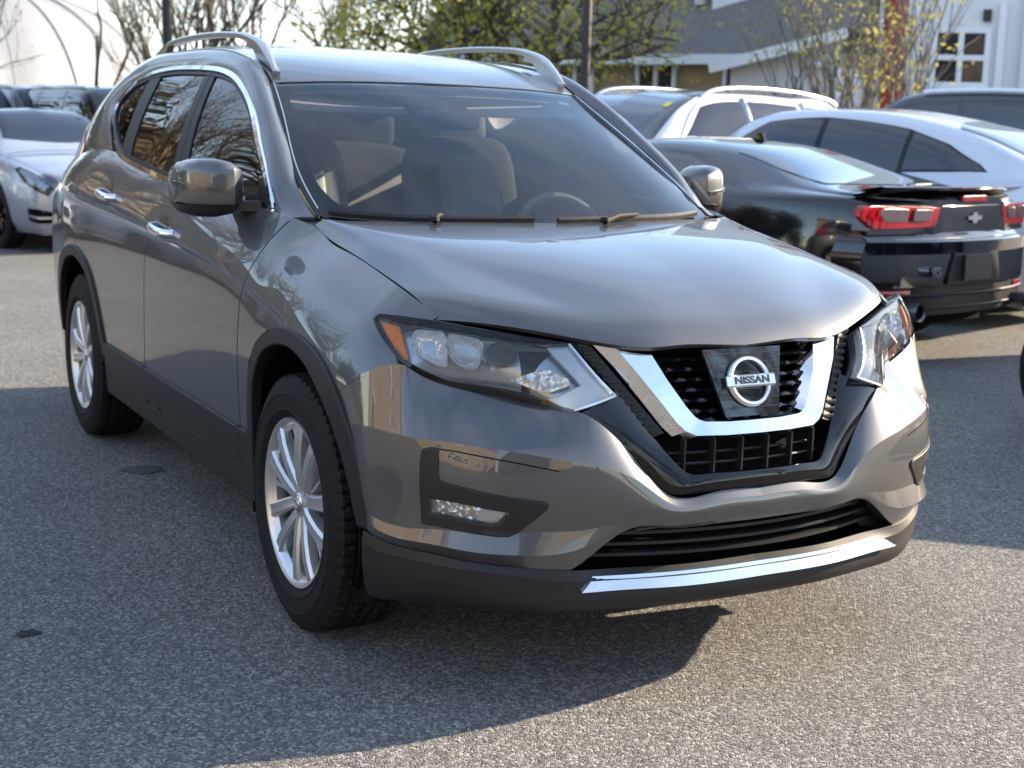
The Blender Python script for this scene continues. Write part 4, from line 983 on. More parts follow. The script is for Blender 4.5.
for y in (-.37, .37):
    mb = MB(); soft_box(mb, (.10, y, .72), (.52, .50, .18)); soft_box(mb, (-.20, y, 1.02), (.17, .47, .66), R=roty(-.28)); s = mb.build('front_seat', MAT['seat_cloth'], car, True, 60)
    mb = MB(); soft_box(mb, (-.125, y, 1.03), (.09, .26, .50), R=roty(-.28)); mb.build('seat_panel', MAT['seat_panel'], s, True, 60)
    mb = MB(); soft_box(mb, (-.315, y, 1.405), (.11, .27, .19), R=roty(-.2)); mb.build('headrest', MAT['seat_panel'], s, True, 60)
    mb = MB()
    for d in (-.05, .05): mb.tube([(-.31, y + d, 1.26), (-.315, y + d, 1.36)], .007, 8)
    mb.build('headrest_post', MAT['satin_chrome'], s, True, 60)
mb = MB(); soft_box(mb, (-.85, 0, .70), (.5, 1.30, .18)); soft_box(mb, (-1.13, 0, 1.0), (.17, 1.28, .62), R=roty(-.3))
rs = mb.build('rear_seat', MAT['seat_cloth'], car, True, 60)
for y in (-.38, 0, .38): mb = MB(); soft_box(mb, (-1.24, y, 1.36), (.10, .26, .15)); mb.build('headrest', MAT['seat_cloth'], rs, True, 60)
mb = MB(); V = []; yy = np.linspace(-.70, .70, 21)
for y in yy:
    a = 1 - (y / .72)**4
    hb = .035 * math.exp(-((y - .37) / .2)**2)
    V += [(1.14 - .25 * abs(y)**2, y, 1.050), (.95 - .1 * y * y, y, 1.052 + hb * .6), (.80, y, 1.040 + hb), (.70, y, 1.0 + hb), (.66, y, .90), (.70, y, .70)]
mb.add(V, [(k * 6 + j, k * 6 + j + 1, k * 6 + j + 7, k * 6 + j + 6) for k in range(20) for j in range(5)])
dash = mb.build('dashboard', MAT['dash_dark'], car, True, 40)
# steering wheel
mb = MB(); a = np.linspace(0, 2 * np.pi, 36, endpoint=False); R = roty(-.45 + math.pi / 2 * 0)
c0 = np.array([.60, .37, .98]); ringp = [c0 + np.array(roty(-.42)) @ np.array([0, .185 * math.cos(t), .185 * math.sin(t)]) for t in a]
mb.tube(ringp, .016, 8, closed=True); soft_box(mb, c0, (.05, .16, .11), R=roty(-.42))
for d in ((0, .17, 0), (0, -.17, 0), (0, 0, -.17)): mb.tube([c0, c0 + np.array(roty(-.42)) @ np.array(d)], .014, 6)
mb.build('steering_wheel', MAT['dash_dark'], car, True, 50)
mb = MB(); soft_box(mb, (.40, 0, 1.405), (.035, .25, .07)); mb.tube([(.39, 0, 1.43), (.37, 0, 1.468)], .01, 8); mb.build('rear_view_mirror', MAT['dash_dark'], car, True, 50)
for y in (-.34, .34): MB().box((.27, y, 1.458), (.17, .44, .014), roty(.42), bev=.006).build('sun_visor', MAT['headliner'], car)
mb = MB(); mirrored(patch(ROOF, .1, .1, off=-.045, thick=0, u1=ROOF.ku[-1])).build('headliner', MAT['headliner'], car)
both(patch(STRIP, .06, .04, off=-.022, thick=0, u1=STRIP.ku[14]), 'pillar_lining', MAT['interior_grey'], car)
lin = np.concatenate([sx(topline(-1.9, .98)), sx([(.9, .45), (-.85, .45), (-1.0, .8), (-1.7, .8), (-1.9, .8)])])
both(panel(SIDE, lin, h=.08, off=-.07, thick=0), 'door_lining', MAT['interior_grey'], car)
for s in (-1, 1):
    MB().tube([(-.03, s * .775, 1.15), (-.09, s * .71, 1.35), (-.14, s * .63, 1.52)], [.05, .045, .04], 8).build('pillar_trim', MAT['interior_grey'], car, True, 60)
    MB().tube([(-.02, s * .735, 1.12), (-.10, s * .665, 1.38), (-.12, s * .61, 1.48)], 1, prof=[(-.022, -.002), (.022, -.002), (.022, .002), (-.022, .002)]).build('seat_belt', MAT['grey_plastic'], car)
MB().box((-.5, 0, .44), (2.9, 1.5, .03)).box((-1.8, 0, .8), (.7, 1.2, .02)).build('cabin_floor', MAT['dash_dark'], car)
MB().box((1.12, 0, .80), (.03, 1.35, .5)).build('bulkhead', MAT['dark_void'], car)
# ---------------------------------------------------------------- other vehicles
def at_px(px, d):
    """point on the ground in the direction of a view angle, d metres deep"""
    f = np.array([fwd[0], fwd[1]]); f /= np.linalg.norm(f); r = np.array([-f[1], f[0]]) * -1
    q = CAM[:2] + d * f + (px - 512) / FPX * d * r; return np.array([q[0], q[1], 0.0])
def put(o, anchor, local, az):
    a = math.radians(az); c, s = math.cos(a), math.sin(a); o.rotation_euler = (0, 0, a)
    o.location = (anchor[0] - (c * local[0] - s * local[1]), anchor[1] - (s * local[0] + c * local[1]), 0)
wt = MB().lathe([(.20, -.09), (.235, -.105), (.29, -.11), (.325, -.09), (.332, -.05), (.332, .05), (.32, .10), (.23, .10)], 40); tyre2 = wt.mesh('tyre', MAT['rubber'], True, 40)
def simple_rim(m, n=10, hole=.016):
    mb = MB().lathe([(.19, .03), (.20, -.06), (.218, -.10), (.232, -.104), (.236, -.095)], 40)
    for k in range(n):
        a = 2 * math.pi * k / n; t = np.array([-math.sin(a), 0, math.cos(a)]); c = np.array([math.cos(a), 0, math.sin(a)])
        V = []
        for r, w, y in ((.03, .016, -.085), (.12, .016, -.092), (.222, .022, -.098)):
            V += [c * r - t * w + (0, y + .02, 0), c * r - t * w + (0, y, 0), c * r + t * w + (0, y, 0), c * r + t * w + (0, y + .02, 0)]
        mb.add(np.array(V), [(i * 4 + j, i * 4 + j + 1, i * 4 + j + 5, i * 4 + j + 4) for i in range(2) for j in range(3)])
    mb.lathe([(0, -.098), (.03, -.096), (.05, -.08)], 20); mb.lathe([(.0, -.03), (.19, -.03)], 30)
    return mb.mesh('rim', m, True, 35)
rim_silver = simple_rim(MAT['alloy']); rim_black = simple_rim(MAT['gloss_black'], 10)
mat('dark_glass', (.012, .014, .017), .03, coat=1.0, spec=.8); mat('blue_glass', (.022, .032, .055), .05, spec=.3)
paint('black_paint', (.006, .006, .008), .0, .09, dirt=.02, civ=1.42); paint('silver_blue_paint', (.56, .60, .68), .2, .35); paint('pale_silver_paint', (.36, .40, .47), .4, .35)
paint('white_paint', (.70, .71, .70), .0, .35); paint('dark_grey_paint', (.03, .032, .035), .3, .3, civ=1.42); paint('teal_grey_paint', (.04, .048, .052), .3, .3, civ=1.42)
mat('head_lens', (.22, .25, .30), .1, .5, coat=.6)
mat('yellow_paper', (.75, .68, .12), .7)

def make_car(name, label, sp, paint_m, rimm, group=None, glass='dark_glass'):
    t = thing(name, label, 'car', group=group)
    xs, hw, bz, te, tz, rw = (np.array(sp[k], float) for k in ('x', 'hw', 'bz', 'te', 'tz', 'rw'))
    gl = np.clip((te - bz - .05) / .3, 0, 1); lo = np.array(sp.get('lo', [.2] * len(xs)), float)
    rows = []
    for x, h, b, e, z, r, g_, l in zip(xs, hw, bz, te, tz, rw, gl, lo):
        rows.append([(x, h * .90, l), (x, h * .97, l + (b - l) * .16), (x, h, l + (b - l) * .40), (x, h * 1.0, l + (b - l) * .66), (x, h * .975, l + (b - l) * .88), (x, h * .93, b),
                     (x, (h * .93 + r) / 2 + .035 * g_, b + (e - b) * .5), (x, r, e), (x, r * .62, z - .28 * (z - e)), (x, 0, z)])
    S = Surf(np.transpose(np.array(rows), (1, 0, 2)), ku=xs, kv=np.arange(10.), cr=(), out=(0, 1, .2))
    def vz(x, z):
        v = np.linspace(0, 4.9, 120); P, _ = S.ev(np.full(120, x), v); return float(np.interp(z, P[:, 2], v))
    holes = []
    for xw in sp['wheels']:
        pts = [(xw + .39 * math.cos(a), .33 + .40 * math.sin(a)) for a in np.linspace(-.32, math.pi + .32, 24)]
        holes.append(np.array([(x, max(vz(x, z), 0.02)) for x, z in pts]))
    uv = np.array([(xs[0], 0)] + [(x, 0) for x in np.linspace(xs[0], xs[-1], 40)[1:-1]] + [(xs[-1], 0)] + [(xs[-1], v) for v in np.linspace(0, 9, 20)[1:]] + [(x, 9) for x in np.linspace(xs[-1], xs[0], 40)[1:]] + [(xs[0], v) for v in np.linspace(9, 0, 20)[1:-1]])
    mb = panel(S, uv, holes, h=.11, thick=.0); ends = []
    for x in (xs[0], xs[-1]):
        P, N = S.ev(np.full(30, x), np.linspace(0, 9, 30)); Q = np.concatenate([P, P[::-1] * [1, -1, 1]]); ends.append(MB().add(Q, [tuple(range(60))]))
    b = mirrored(mb).build('body', paint_m, t)
    for e_ in ends: e_.build('end_panel', paint_m, b)
    G_ = MAT[glass]
    def pan(nm, pts, m, off=.006, par=t, h=.1, both_=True, thick=.01):
        q = panel(S, np.array(pts, float), h=h, off=off, thick=thick, bev=.003)
        return both(q, nm, m, par) if both_ else mirrored(q).build(nm, m, par)
    for w in sp['side']: pan('side_window', [(x, 5 + 2 * f) for x, f in w], G_ if 'sideglass' not in sp else MAT[sp['sideglass']])
    for nm, w, m in sp.get('top', []): pan(nm, w, MAT[m] if isinstance(m, str) else m, both_=False)
    for nm, w, m, off in sp.get('extra', []): pan(nm, [(x, vz(x, z)) for x, z in w] if w[0][1] < 3 and nm != 'v' else w, MAT[m], off, h=.06)
    for nm, w, m, off in sp.get('extra_v', []): pan(nm, w, MAT[m], off, h=.06)
    # lower skirt and wheel wells
    MB().box(((xs[0] + xs[-1]) / 2, 0, .34), (xs[-1] - xs[0] - .5, 1.25, .26)).box((0, 0, .32), (sp['wheels'][0] - sp['wheels'][1] - .85, 2 * hw.max() * .93, .2)).build('underbody', MAT['dark_void'], t)
    for xw in sp['wheels']:
        q = MB(); n = 16; V = []
        for k in range(n + 1):
            a = -.3 + (math.pi + .6) * k / n; V += [(xw + .40 * math.cos(a), hw.max() * .96, .33 + .41 * math.sin(a)), (xw + .40 * math.cos(a), .5, .33 + .41 * math.sin(a))]
        q.add(V, [(2 * k, 2 * k + 1, 2 * k + 3, 2 * k + 2) for k in range(n)]); q.add([V[2 * k + 1] for k in range(n + 1)], [tuple(range(n + 1))]); both(q, 'wheel_housing', MAT['dark_void'], t, False)
        for s in (-1, 1):
            w = link('wheel', tyre2, t); w.location = (xw, s * (hw.max() - .125), .332); w.rotation_euler = (0, .3, 0 if s < 0 else math.pi); link('rim', rimm, w)
    mx, mz = sp['mirror']; y0 = hw.max() * .93
    q = MB(); soft_box(q, (mx, y0 + .13, mz), (.13, .22, .13)); q.tube([(mx + .02, y0 - .03, mz - .05), (mx, y0 + .06, mz - .04)], .03, 8); both(q, 'wing_mirror', MAT[sp.get('mirror_m', 'gloss_black')] if sp.get('mirror_m') else paint_m, t, True, 60)
    return t, S, vz

# black sports coupe, its tail towards us
coupe_sp = dict(
    x=[-2.40, -2.36, -2.28, -2.10, -1.85, -1.45, -1.0, -.5, 0., .45, .85, 1.3, 1.8, 2.15, 2.36],
    hw=[.42, .58, .74, .87, .93, .95, .94, .925, .915, .915, .92, .93, .92, .86, .70],
    bz=[.99, 1.00, 1.00, 1.01, 1.02, 1.02, 1.005, .985, .975, .965, .95, .93, .87, .78, .66],
    te=[1.02, 1.035, 1.045, 1.055, 1.07, 1.135, 1.235, 1.285, 1.28, 1.17, 1.03, .97, .90, .80, .68],
    tz=[1.03, 1.05, 1.06, 1.07, 1.10, 1.20, 1.315, 1.365, 1.355, 1.24, 1.08, 1.01, .94, .83, .70],
    rw=[.34, .48, .62, .72, .72, .65, .58, .56, .57, .62, .70, .74, .72, .66, .5],
    lo=[.42, .40, .34, .26, .2, .2, .2, .2, .2, .2, .2, .2, .2, .2, .25], wheels=(1.40, -1.41), mirror=(.55, 1.02),
    side=[[(.62, .06), (.45, .40), (.1, .78), (-.18, .84), (-.18, .10), (.2, .05)], [(-.24, .12), (-.24, .84), (-.6, .80), (-.95, .55), (-1.08, .28), (-.9, .16)]],
    top=[('rear_window', [(-1.92, 9), (-1.86, 8.2), (-1.75, 7.35), (-1.35, 7.2), (-.95, 7.25), (-.92, 8.2), (-.92, 9)], 'dark_glass'),
         ('windshield', [(.90, 9), (.82, 8), (.72, 7.3), (.2, 7.25), (.12, 8.2), (.12, 9)], 'dark_glass')])
coupe, CS, cvz = make_car('sports_coupe', 'black sports coupe showing its red tail lamps and rear spoiler', coupe_sp, MAT['black_paint'], rim_black)
# tail of the coupe: face panel, lamps, spoiler, bumper
def tail_face(x0, pts, nm, m, par, depth=.03, curve=.16, off=0.0):
    """slab on the curved tail, outline in (y, z) for the left half or across"""
    poly = densify(np.array(pts, float), .05); mb = MB(); ve, fa = cut(poly, [], .05)
    X = x0 + curve * np.abs(ve[:, 0] / .85)**2.4 * .9
    P = np.stack([X - off, ve[:, 0], ve[:, 1]], 1); N = np.stack([-np.ones(len(P)), -.2 * ve[:, 0], 0 * X], 1); N /= np.linalg.norm(N, axis=1)[:, None]
    F = orient(P, N, fa); mb.add(P, F, N); flange(mb, P, N, F, depth, .006); return mb
def tx(y, z, x0=-2.40): return x0
Tm = lambda x0, pts, nm, m, par, **k: tail_face(-x0 if 0 else x0, pts, nm, m, par, **k).build(nm, m, par)
def half_pair(x0, pts, nm, m, par, **k):
    mb = tail_face(x0, pts, nm, m, par, **k); return both(mb, nm, m, par)
fascia = tail_face(-2.415, [(-.86, .60), (.86, .60), (.88, .80), (.84, .985), (-.84, .985), (-.88, .80)], '', None, None, depth=.12).build('tail_fascia', MAT['black_paint'], coupe)
lower = tail_face(-2.46, [(-.92, .50), (.92, .50), (.93, .69), (.90, .79), (-.90, .79), (-.93, .69)], '', None, None, depth=.20, curve=.18).build('rear_bumper', MAT['black_paint'], coupe)
mb = MB(); V = []   # sloping shelf of the bumper below the lamps
for y in np.linspace(-.92, .92, 21): c = abs(y / .85)**2.4 * .155; V += [(-2.405 - .0 + c, y, .835), (-2.475 + c, y, .775), (-2.47 + c, y, .70)]
mb.add(V, [(k * 3 + j, k * 3 + j + 1, k * 3 + j + 4, k * 3 + j + 3) for k in range(20) for j in range(2)]); mb.build('bumper_shelf', MAT['black_paint'], lower, True, 25)
dif = tail_face(-2.45, [(-.90, .40), (-.7, .33), (.7, .33), (.90, .40), (.91, .50), (-.91, .50)], '', None, None, depth=.35, curve=.18).build('diffuser', MAT['black_plastic'], coupe)
for z in (.37, .45): MB().tube([(-2.462 + .18 * .9 * abs(y / .85)**2.4, y, z) for y in np.linspace(-.82, .82, 15)], .008, 6).build('diffuser_rib', MAT['black_plastic'], dif, True)
lamps = half_pair(-2.425, [(.36, .975), (.40, .865), (.86, .855), (.97, .94), (.93, .985), (.60, .985)], 'tail_light', MAT['bright_red_lens'], coupe, depth=.03)
for i, q in enumerate(([(.43, .962), (.455, .905), (.585, .90), (.575, .965)], [(.625, .967), (.635, .90), (.785, .895), (.83, .945), (.80, .970)])):
    mb = tail_face(-2.431, q, '', None, None, depth=.006); both(mb, 'lamp_insert', MAT['smoke_lens'], lamps)
sp_mb = MB(); V = []
for y in np.linspace(-.80, .80, 21): c = abs(y / .85)**2.4 * .15; V += [(-2.17 + c, y, 1.06), (-2.40 + c, y, 1.105), (-2.43 + c, y, 1.10), (-2.40 + c, y, 1.075), (-2.2 + c, y, 1.02)]
sp_mb.add(V, [(k * 5 + j, k * 5 + j + 1, k * 5 + j + 6, k * 5 + j + 5) for k in range(20) for j in range(4)]); sp_mb.build('rear_spoiler', MAT['black_paint'], coupe, True, 35)
tail_face(-2.422, [(-.14, 1.018), (.14, 1.018), (.14, 1.045), (-.14, 1.045)], '', None, None, depth=.02).build('brake_light', MAT['bright_red_lens'], coupe)
mb = MB()
bow = [(-.075, .925), (-.03, .925), (-.02, .945), (.02, .945), (.03, .925), (.075, .925), (.075, .90), (.03, .90), (.02, .88), (-.02, .88), (-.03, .90), (-.075, .90)]
mb.prism([(y + .0, z - .0) for y, z in bow], -2.432, -2.42, 0); mb.build('tail_emblem', MAT['satin_chrome'], coupe)
text('tail_lettering', 'RS', .085, np.array([-2.462 + .18 * .9 * (.40 / .85)**2.4, .40, .585]), (0, -1, 0), (0, 0, 1), .006, MAT['satin_chrome'], coupe, .001, 1.1)
mb = tail_face(-2.470, [(-.30, .515), (.30, .515), (.24, .705), (-.24, .705)], '', None, None, depth=.01); mb.build('plate_recess', MAT['black_plastic'], lower)
MB().box((-2.48, 0, .61), (.01, .31, .16), bev=.002).build('plate_bracket', MAT['grey_plastic'], lower)
half_pair(-2.462, [(.60, .455), (.80, .45), (.81, .475), (.60, .48)], 'reflector', MAT['red_lens'], coupe, depth=.01, curve=.18)
mb = MB().lathe([(.045, -.08), (.055, -.09), (.058, -.05), (.05, .05)], 20, (0, 0, 0), 'x'); mb.xf(None, (-2.40, .62, .36)); both(mb, 'exhaust_tip', MAT['barrel_metal'], coupe, True, 40)
MB().prism([(-.62, 1.345), (-.75, 1.33), (-.72, 1.40), (-.68, 1.405)], -.012, .012, 1).build('roof_fin', MAT['gloss_black'], coupe)
coupe.location = (-3.9, 4.06, 0); coupe.rotation_euler = (0, 0, math.radians(193))

# pale blue crossover coupe beyond it
cross_sp = dict(
    x=[-2.38, -2.28, -2.05, -1.7, -1.3, -.8, -.3, .2, .6, .95, 1.3, 1.8, 2.2, 2.38],
    hw=[.76, .86, .91, .935, .94, .93, .925, .92, .92, .925, .93, .92, .84, .68],
    bz=[1.05, 1.10, 1.12, 1.12, 1.11, 1.09, 1.075, 1.06, 1.05, 1.045, 1.03, .98, .88, .75],
    te=[1.09, 1.16, 1.25, 1.38, 1.475, 1.545, 1.565, 1.545, 1.42, 1.17, 1.08, 1.01, .91, .77],
    tz=[1.11, 1.18, 1.29, 1.44, 1.545, 1.615, 1.63, 1.61, 1.48, 1.22, 1.12, 1.06, .95, .79],
    rw=[.60, .66, .66, .64, .62, .60, .60, .60, .63, .72, .75, .73, .66, .5],
    lo=[.45, .34, .26, .22, .22, .22, .22, .22, .22, .22, .22, .22, .22, .3], wheels=(1.42, -1.40), mirror=(.72, 1.10),
    side=[[(.85, .08), (.6, .52), (.25, .84), (-.28, .88), (-.28, .09), (.3, .07)], [(-.34, .10), (-.34, .88), (-.8, .86), (-1.08, .80), (-1.08, .14), (-.7, .11)], [(-1.13, .15), (-1.13, .79), (-1.42, .66), (-1.72, .36), (-1.78, .22), (-1.5, .17)]],
    top=[('rear_window', [(-2.05, 9), (-2.02, 8.2), (-1.98, 7.35), (-1.45, 7.3), (-1.35, 8.2), (-1.35, 9)], 'dark_glass'), ('windshield', [(.98, 9), (.92, 8), (.86, 7.3), (.32, 7.25), (.26, 8.2), (.26, 9)], 'dark_glass')],
    extra_v=[('window_pillar', [(.92, 5.1), (.62, 6.1), (.25, 6.75), (-.3, 6.85), (-1.08, 6.68), (-1.45, 6.38), (-1.74, 5.78), (-1.82, 5.40), (-1.5, 5.25), (-.7, 5.15), (.3, 5.08)], 'gloss_black', .002)],
    extra=[('door_seam', [(-.30, .45), (-.31, 1.05), (-.322, 1.05), (-.312, .45)], 'dark_void', .002), ('sill_cladding', [(-1.0, .25), (1.0, .25), (1.0, .40), (-1.0, .40)], 'black_plastic', .012)])
cross, _, _ = make_car('crossover_coupe', 'pale silver blue crossover with sloping roof parked beyond the black coupe', cross_sp, MAT['silver_blue_paint'], rim_silver)
put(cross, at_px(968, 10.7), (-1.74, .80), 197)

# white estate with roof rails
wag_sp = dict(
    x=[-2.42, -2.36, -2.2, -1.8, -1.3, -.8, -.3, .2, .6, 1.0, 1.35, 1.8, 2.2, 2.42],
    hw=[.82, .88, .93, .945, .95, .945, .94, .935, .93, .93, .94, .93, .86, .70],
    bz=[1.17, 1.18, 1.19, 1.19, 1.18, 1.17, 1.16, 1.15, 1.14, 1.12, 1.09, 1.05, .96, .80],
    te=[1.22, 1.50, 1.60, 1.675, 1.70, 1.71, 1.71, 1.68, 1.53, 1.26, 1.15, 1.08, .98, .82],
    tz=[1.25, 1.54, 1.65, 1.735, 1.765, 1.775, 1.77, 1.735, 1.58, 1.31, 1.19, 1.13, 1.02, .84],
    rw=[.68, .66, .66, .655, .65, .65, .65, .65, .68, .74, .77, .75, .68, .5],
    lo=[.45, .34, .28, .24, .24, .24, .24, .24, .24, .24, .24, .24, .24, .3], wheels=(1.45, -1.45), mirror=(.78, 1.18), mirror_m='gloss_black', sideglass='blue_glass',
    side=[[(.86, .06), (.60, .50), (.28, .86), (-.30, .90), (-.30, .05)], [(-.38, .05), (-.38, .90), (-1.15, .88), (-1.22, .08), (-.8, .05)], [(-1.32, .08), (-1.25, .87), (-1.85, .78), (-2.05, .45), (-2.0, .16)]],
    top=[('windshield', [(1.05, 9), (.98, 8), (.90, 7.12), (.30, 7.10), (.22, 8.2), (.22, 9)], 'dark_glass'), ('roof_panel', [(.20, 9), (.20, 8.2), (.27, 7.2), (-.4, 7.25), (-1.6, 7.25), (-1.6, 9)], 'gloss_black')],
    extra_v=[('tail_light', [(-2.40, 5.2), (-2.30, 5.1), (-2.24, 6.6), (-2.34, 6.8)], 'bright_red_lens', .006)])
wag, WSf, _ = make_car('estate_car', 'white estate car with silver roof rails and pale window surrounds', wag_sp, MAT['white_paint'], rim_silver)
for s in (1, -1):
    MB().tube(smooth_poly([(.22, s * .63, 1.675), (.0, s * .625, 1.765), (-.5, s * .62, 1.80), (-1.2, s * .62, 1.79), (-1.75, s * .62, 1.74), (-1.95, s * .62, 1.69)], 5), .017, 8).build('roof_rail', MAT['satin_chrome'], wag, True)
    q = np.array([(.93, 5.02), (.66, 6.02), (.32, 6.80), (-.30, 6.92), (-1.2, 6.88), (-1.9, 6.66), (-2.14, 5.9), (-2.04, 5.26), (-1.2, 5.06), (0, 5.02), (.93, 5.02)])
    ribbon(WSf, smooth_poly(q, 6), .026, .012, depth=.012).build('window_trim', MAT['satin_chrome'], wag, True, 30, mirror=s < 0)
P_, N_ = WSf.ev([.55, .55, .47, .47], [7.5, 7.75, 7.75, 7.5]); MB().add(P_ + N_ * .012, [(0, 1, 2, 3)]).build('windshield_sticker', MAT['yellow_paper'], wag)
for x in (-.34, -1.25):
    P_, N_ = WSf.ev([x] * 6, np.linspace(5.05, 6.9, 6)); MB().tube(P_ + N_ * .012, .018, 6).build('window_pillar', MAT['satin_chrome'], wag, True)
put(wag, at_px(657, 12.0), (.93, .87), -74)

# silver saloon at the left, its front towards us
sal_sp = dict(
    x=[-2.42, -2.3, -2.0, -1.6, -1.1, -.6, -.1, .35, .75, 1.1, 1.5, 1.9, 2.2, 2.38, 2.45],
    hw=[.72, .82, .88, .91, .92, .92, .915, .91, .91, .915, .92, .91, .86, .76, .62],
    bz=[.93, .97, .99, .99, .985, .975, .965, .955, .945, .935, .91, .86, .79, .71, .62],
    te=[.97, 1.02, 1.05, 1.13, 1.28, 1.37, 1.39, 1.36, 1.20, 1.02, .955, .90, .83, .74, .64],
    tz=[.98, 1.03, 1.07, 1.18, 1.36, 1.445, 1.46, 1.43, 1.27, 1.07, 1.0, .95, .88, .78, .66],
    rw=[.62, .68, .68, .64, .58, .56, .56, .57, .62, .70, .74, .73, .68, .6, .45],
    lo=[.4, .3, .22, .2, .2, .2, .2, .2, .2, .2, .2, .2, .2, .22, .28], wheels=(1.42, -1.42), mirror=(.62, 1.0),
    side=[[(.80, .08), (.55, .50), (.2, .84), (-.35, .86), (-.35, .08)], [(-.42, .09), (-.42, .86), (-1.0, .80), (-1.4, .45), (-1.5, .2), (-1.0, .1)]],
    top=[('windshield', [(1.05, 9), (.98, 8), (.90, 7.25), (.32, 7.2), (.24, 8.2), (.24, 9)], 'blue_glass'), ('rear_window', [(-1.75, 9), (-1.7, 8), (-1.6, 7.3), (-1.1, 7.3), (-1.0, 9)], 'dark_glass')],
    extra_v=[('headlight', [(2.36, 3.7), (2.38, 4.5), (2.25, 5.0), (1.98, 4.95), (1.95, 4.6), (2.15, 3.9)], 'head_lens', .006), ('headlight_frame', [(2.385, 3.45), (2.405, 4.6), (2.25, 5.2), (1.92, 5.12), (1.87, 4.5), (2.12, 3.7)], 'gloss_black', .003),
             ('air_intake', [(2.43, 1.2), (2.43, 2.1), (2.32, 2.25), (2.16, 2.1), (2.16, 1.35)], 'dark_void', .004), ('air_intake_slat', [(2.432, 1.58), (2.43, 1.74), (2.18, 1.74), (2.18, 1.58)], 'satin_chrome', .010)])
sal, SSf, _ = make_car('saloon', 'silver saloon at the left facing us with slim headlights and blue tinted windshield', sal_sp, MAT['pale_silver_paint'], rim_black)
mb = MB(); mb.prism([(-.52, .40), (.52, .40), (.58, .55), (.48, .64), (-.48, .64), (-.58, .55)], 2.44, 2.47, 0); gr_ = mb.build('grille', MAT['gloss_black'], sal)
MB().tube([(2.475, y, z) for y, z in [(-.52, .40), (.52, .40), (.58, .55), (.48, .64), (-.48, .64), (-.58, .55)]], .012, 6, closed=True).box((2.475, 0, .53), (.02, 1.1, .03)).build('grille_chrome', MAT['satin_chrome'], gr_)
put(sal, at_px(4, 15.0), (1.42, -.80), 12)

# tall dark sport utilities behind the saloon
suv_sp = dict(
    x=[-2.5, -2.42, -2.25, -1.8, -1.2, -.6, 0., .4, .75, 1.1, 1.5, 2.0, 2.35, 2.5],
    hw=[.86, .92, .97, .99, .99, .99, .985, .98, .98, .98, .985, .98, .93, .8],
    bz=[1.22, 1.24, 1.26, 1.27, 1.27, 1.265, 1.26, 1.25, 1.24, 1.22, 1.19, 1.15, 1.10, 1.0],
    te=[1.27, 1.62, 1.74, 1.80, 1.82, 1.83, 1.82, 1.76, 1.55, 1.30, 1.24, 1.19, 1.13, 1.02],
    tz=[1.30, 1.68, 1.80, 1.87, 1.89, 1.90, 1.89, 1.82, 1.60, 1.35, 1.29, 1.24, 1.17, 1.04],
    rw=[.72, .72, .72, .72, .72, .72, .72, .72, .74, .79, .81, .80, .76, .65],
    lo=[.5, .38, .3, .28, .28, .28, .28, .28, .28, .28, .28, .28, .3, .35], wheels=(1.50, -1.50), mirror=(.80, 1.28),
    side=[[(.88, .06), (.66, .5), (.38, .84), (-.25, .90), (-.25, .05)], [(-.33, .05), (-.33, .90), (-1.2, .90), (-1.2, .05)], [(-1.3, .06), (-1.3, .90), (-2.1, .84), (-2.2, .2)]],
    top=[('windshield', [(1.08, 9), (1.02, 8), (.94, 7.2), (.42, 7.15), (.34, 8.2), (.34, 9)], 'blue_glass')],
    extra_v=[('headlight', [(2.46, 3.9), (2.47, 4.7), (2.2, 4.9), (2.1, 4.4), (2.2, 3.9)], 'head_lens', .006), ('roof_rail', [(.15, 7.05), (.15, 7.25), (-1.9, 7.25), (-1.9, 7.05)], 'satin_chrome', .04)])
suv, _, _ = make_car('sport_utility', 'tall dark teal grey utility vehicle behind the silver saloon', suv_sp, MAT['teal_grey_paint'], rim_silver, 'dark vehicles along the far rows')
put(suv, at_px(70, 24.5), (1.0, 0), 10)
def again(src, label, px, d, local, az, name=None, m=None):
    o = dup(src); o['label'] = label; put(o, at_px(px, d), local, az)
    if m:
        for ch in o.children:
            if ch.name.startswith(('body', 'wing_mirror')):
                me = ch.data.copy(); me.materials.clear(); me.materials.append(MAT[m]); ch.data = me
                for c2 in ch.children:
                    me = c2.data.copy(); me.materials.clear(); me.materials.append(MAT[m]); c2.data = me
    return o
again(suv, 'black utility vehicle cut by the left edge of the picture', -28, 24.0, (1.0, 0), 6, m='dark_grey_paint')
again(suv, 'black utility vehicle seen just past the tail pillar of the grey crossover', 150, 23.0, (1.0, 0), 14, m='black_paint')
again(suv, 'dark grey utility vehicle at the right edge under the house window', 1032, 14.6, (-.9, 0), 205, m='teal_grey_paint')
again(sal, 'dark saloon between the white estate and the young tree', 868, 17.5, (-.4, 0), 200, m='dark_grey_paint')
again(sal, 'black low car behind the windshield of the white estate', 585, 18.5, (0, 0), 190, m='black_paint')
# vehicles on the near side that only show as reflections in the flank
for px_, (x, y, az, src, m, lb) in enumerate([(-12.5, -4.6, 60, sal, 'pale_silver_paint', 'silver saloon parked off to the left behind the grey crossover'), (-15.0, -3.0, 60, suv, 'white_paint', 'white utility vehicle parked off to the left behind the grey crossover'), (-10.5, -6.8, 60, cross, 'dark_grey_paint', 'dark crossover parked off to the left behind the grey crossover')]):
    o = again(src, lb, 0, 1, (0, 0), 0, m=m); o.location = (x, y, 0); o.rotation_euler = (0, 0, math.radians(az))
    if o.get('group'): del o['group']

o = again(suv, 'white utility vehicle parked off to the right whose shadow crosses the asphalt', 0, 1, (0, 0), 0, m='white_paint'); o.location = (1.15, 7.15, 0); o.rotation_euler = (0, 0, 0)
if o.get('group'): del o['group']
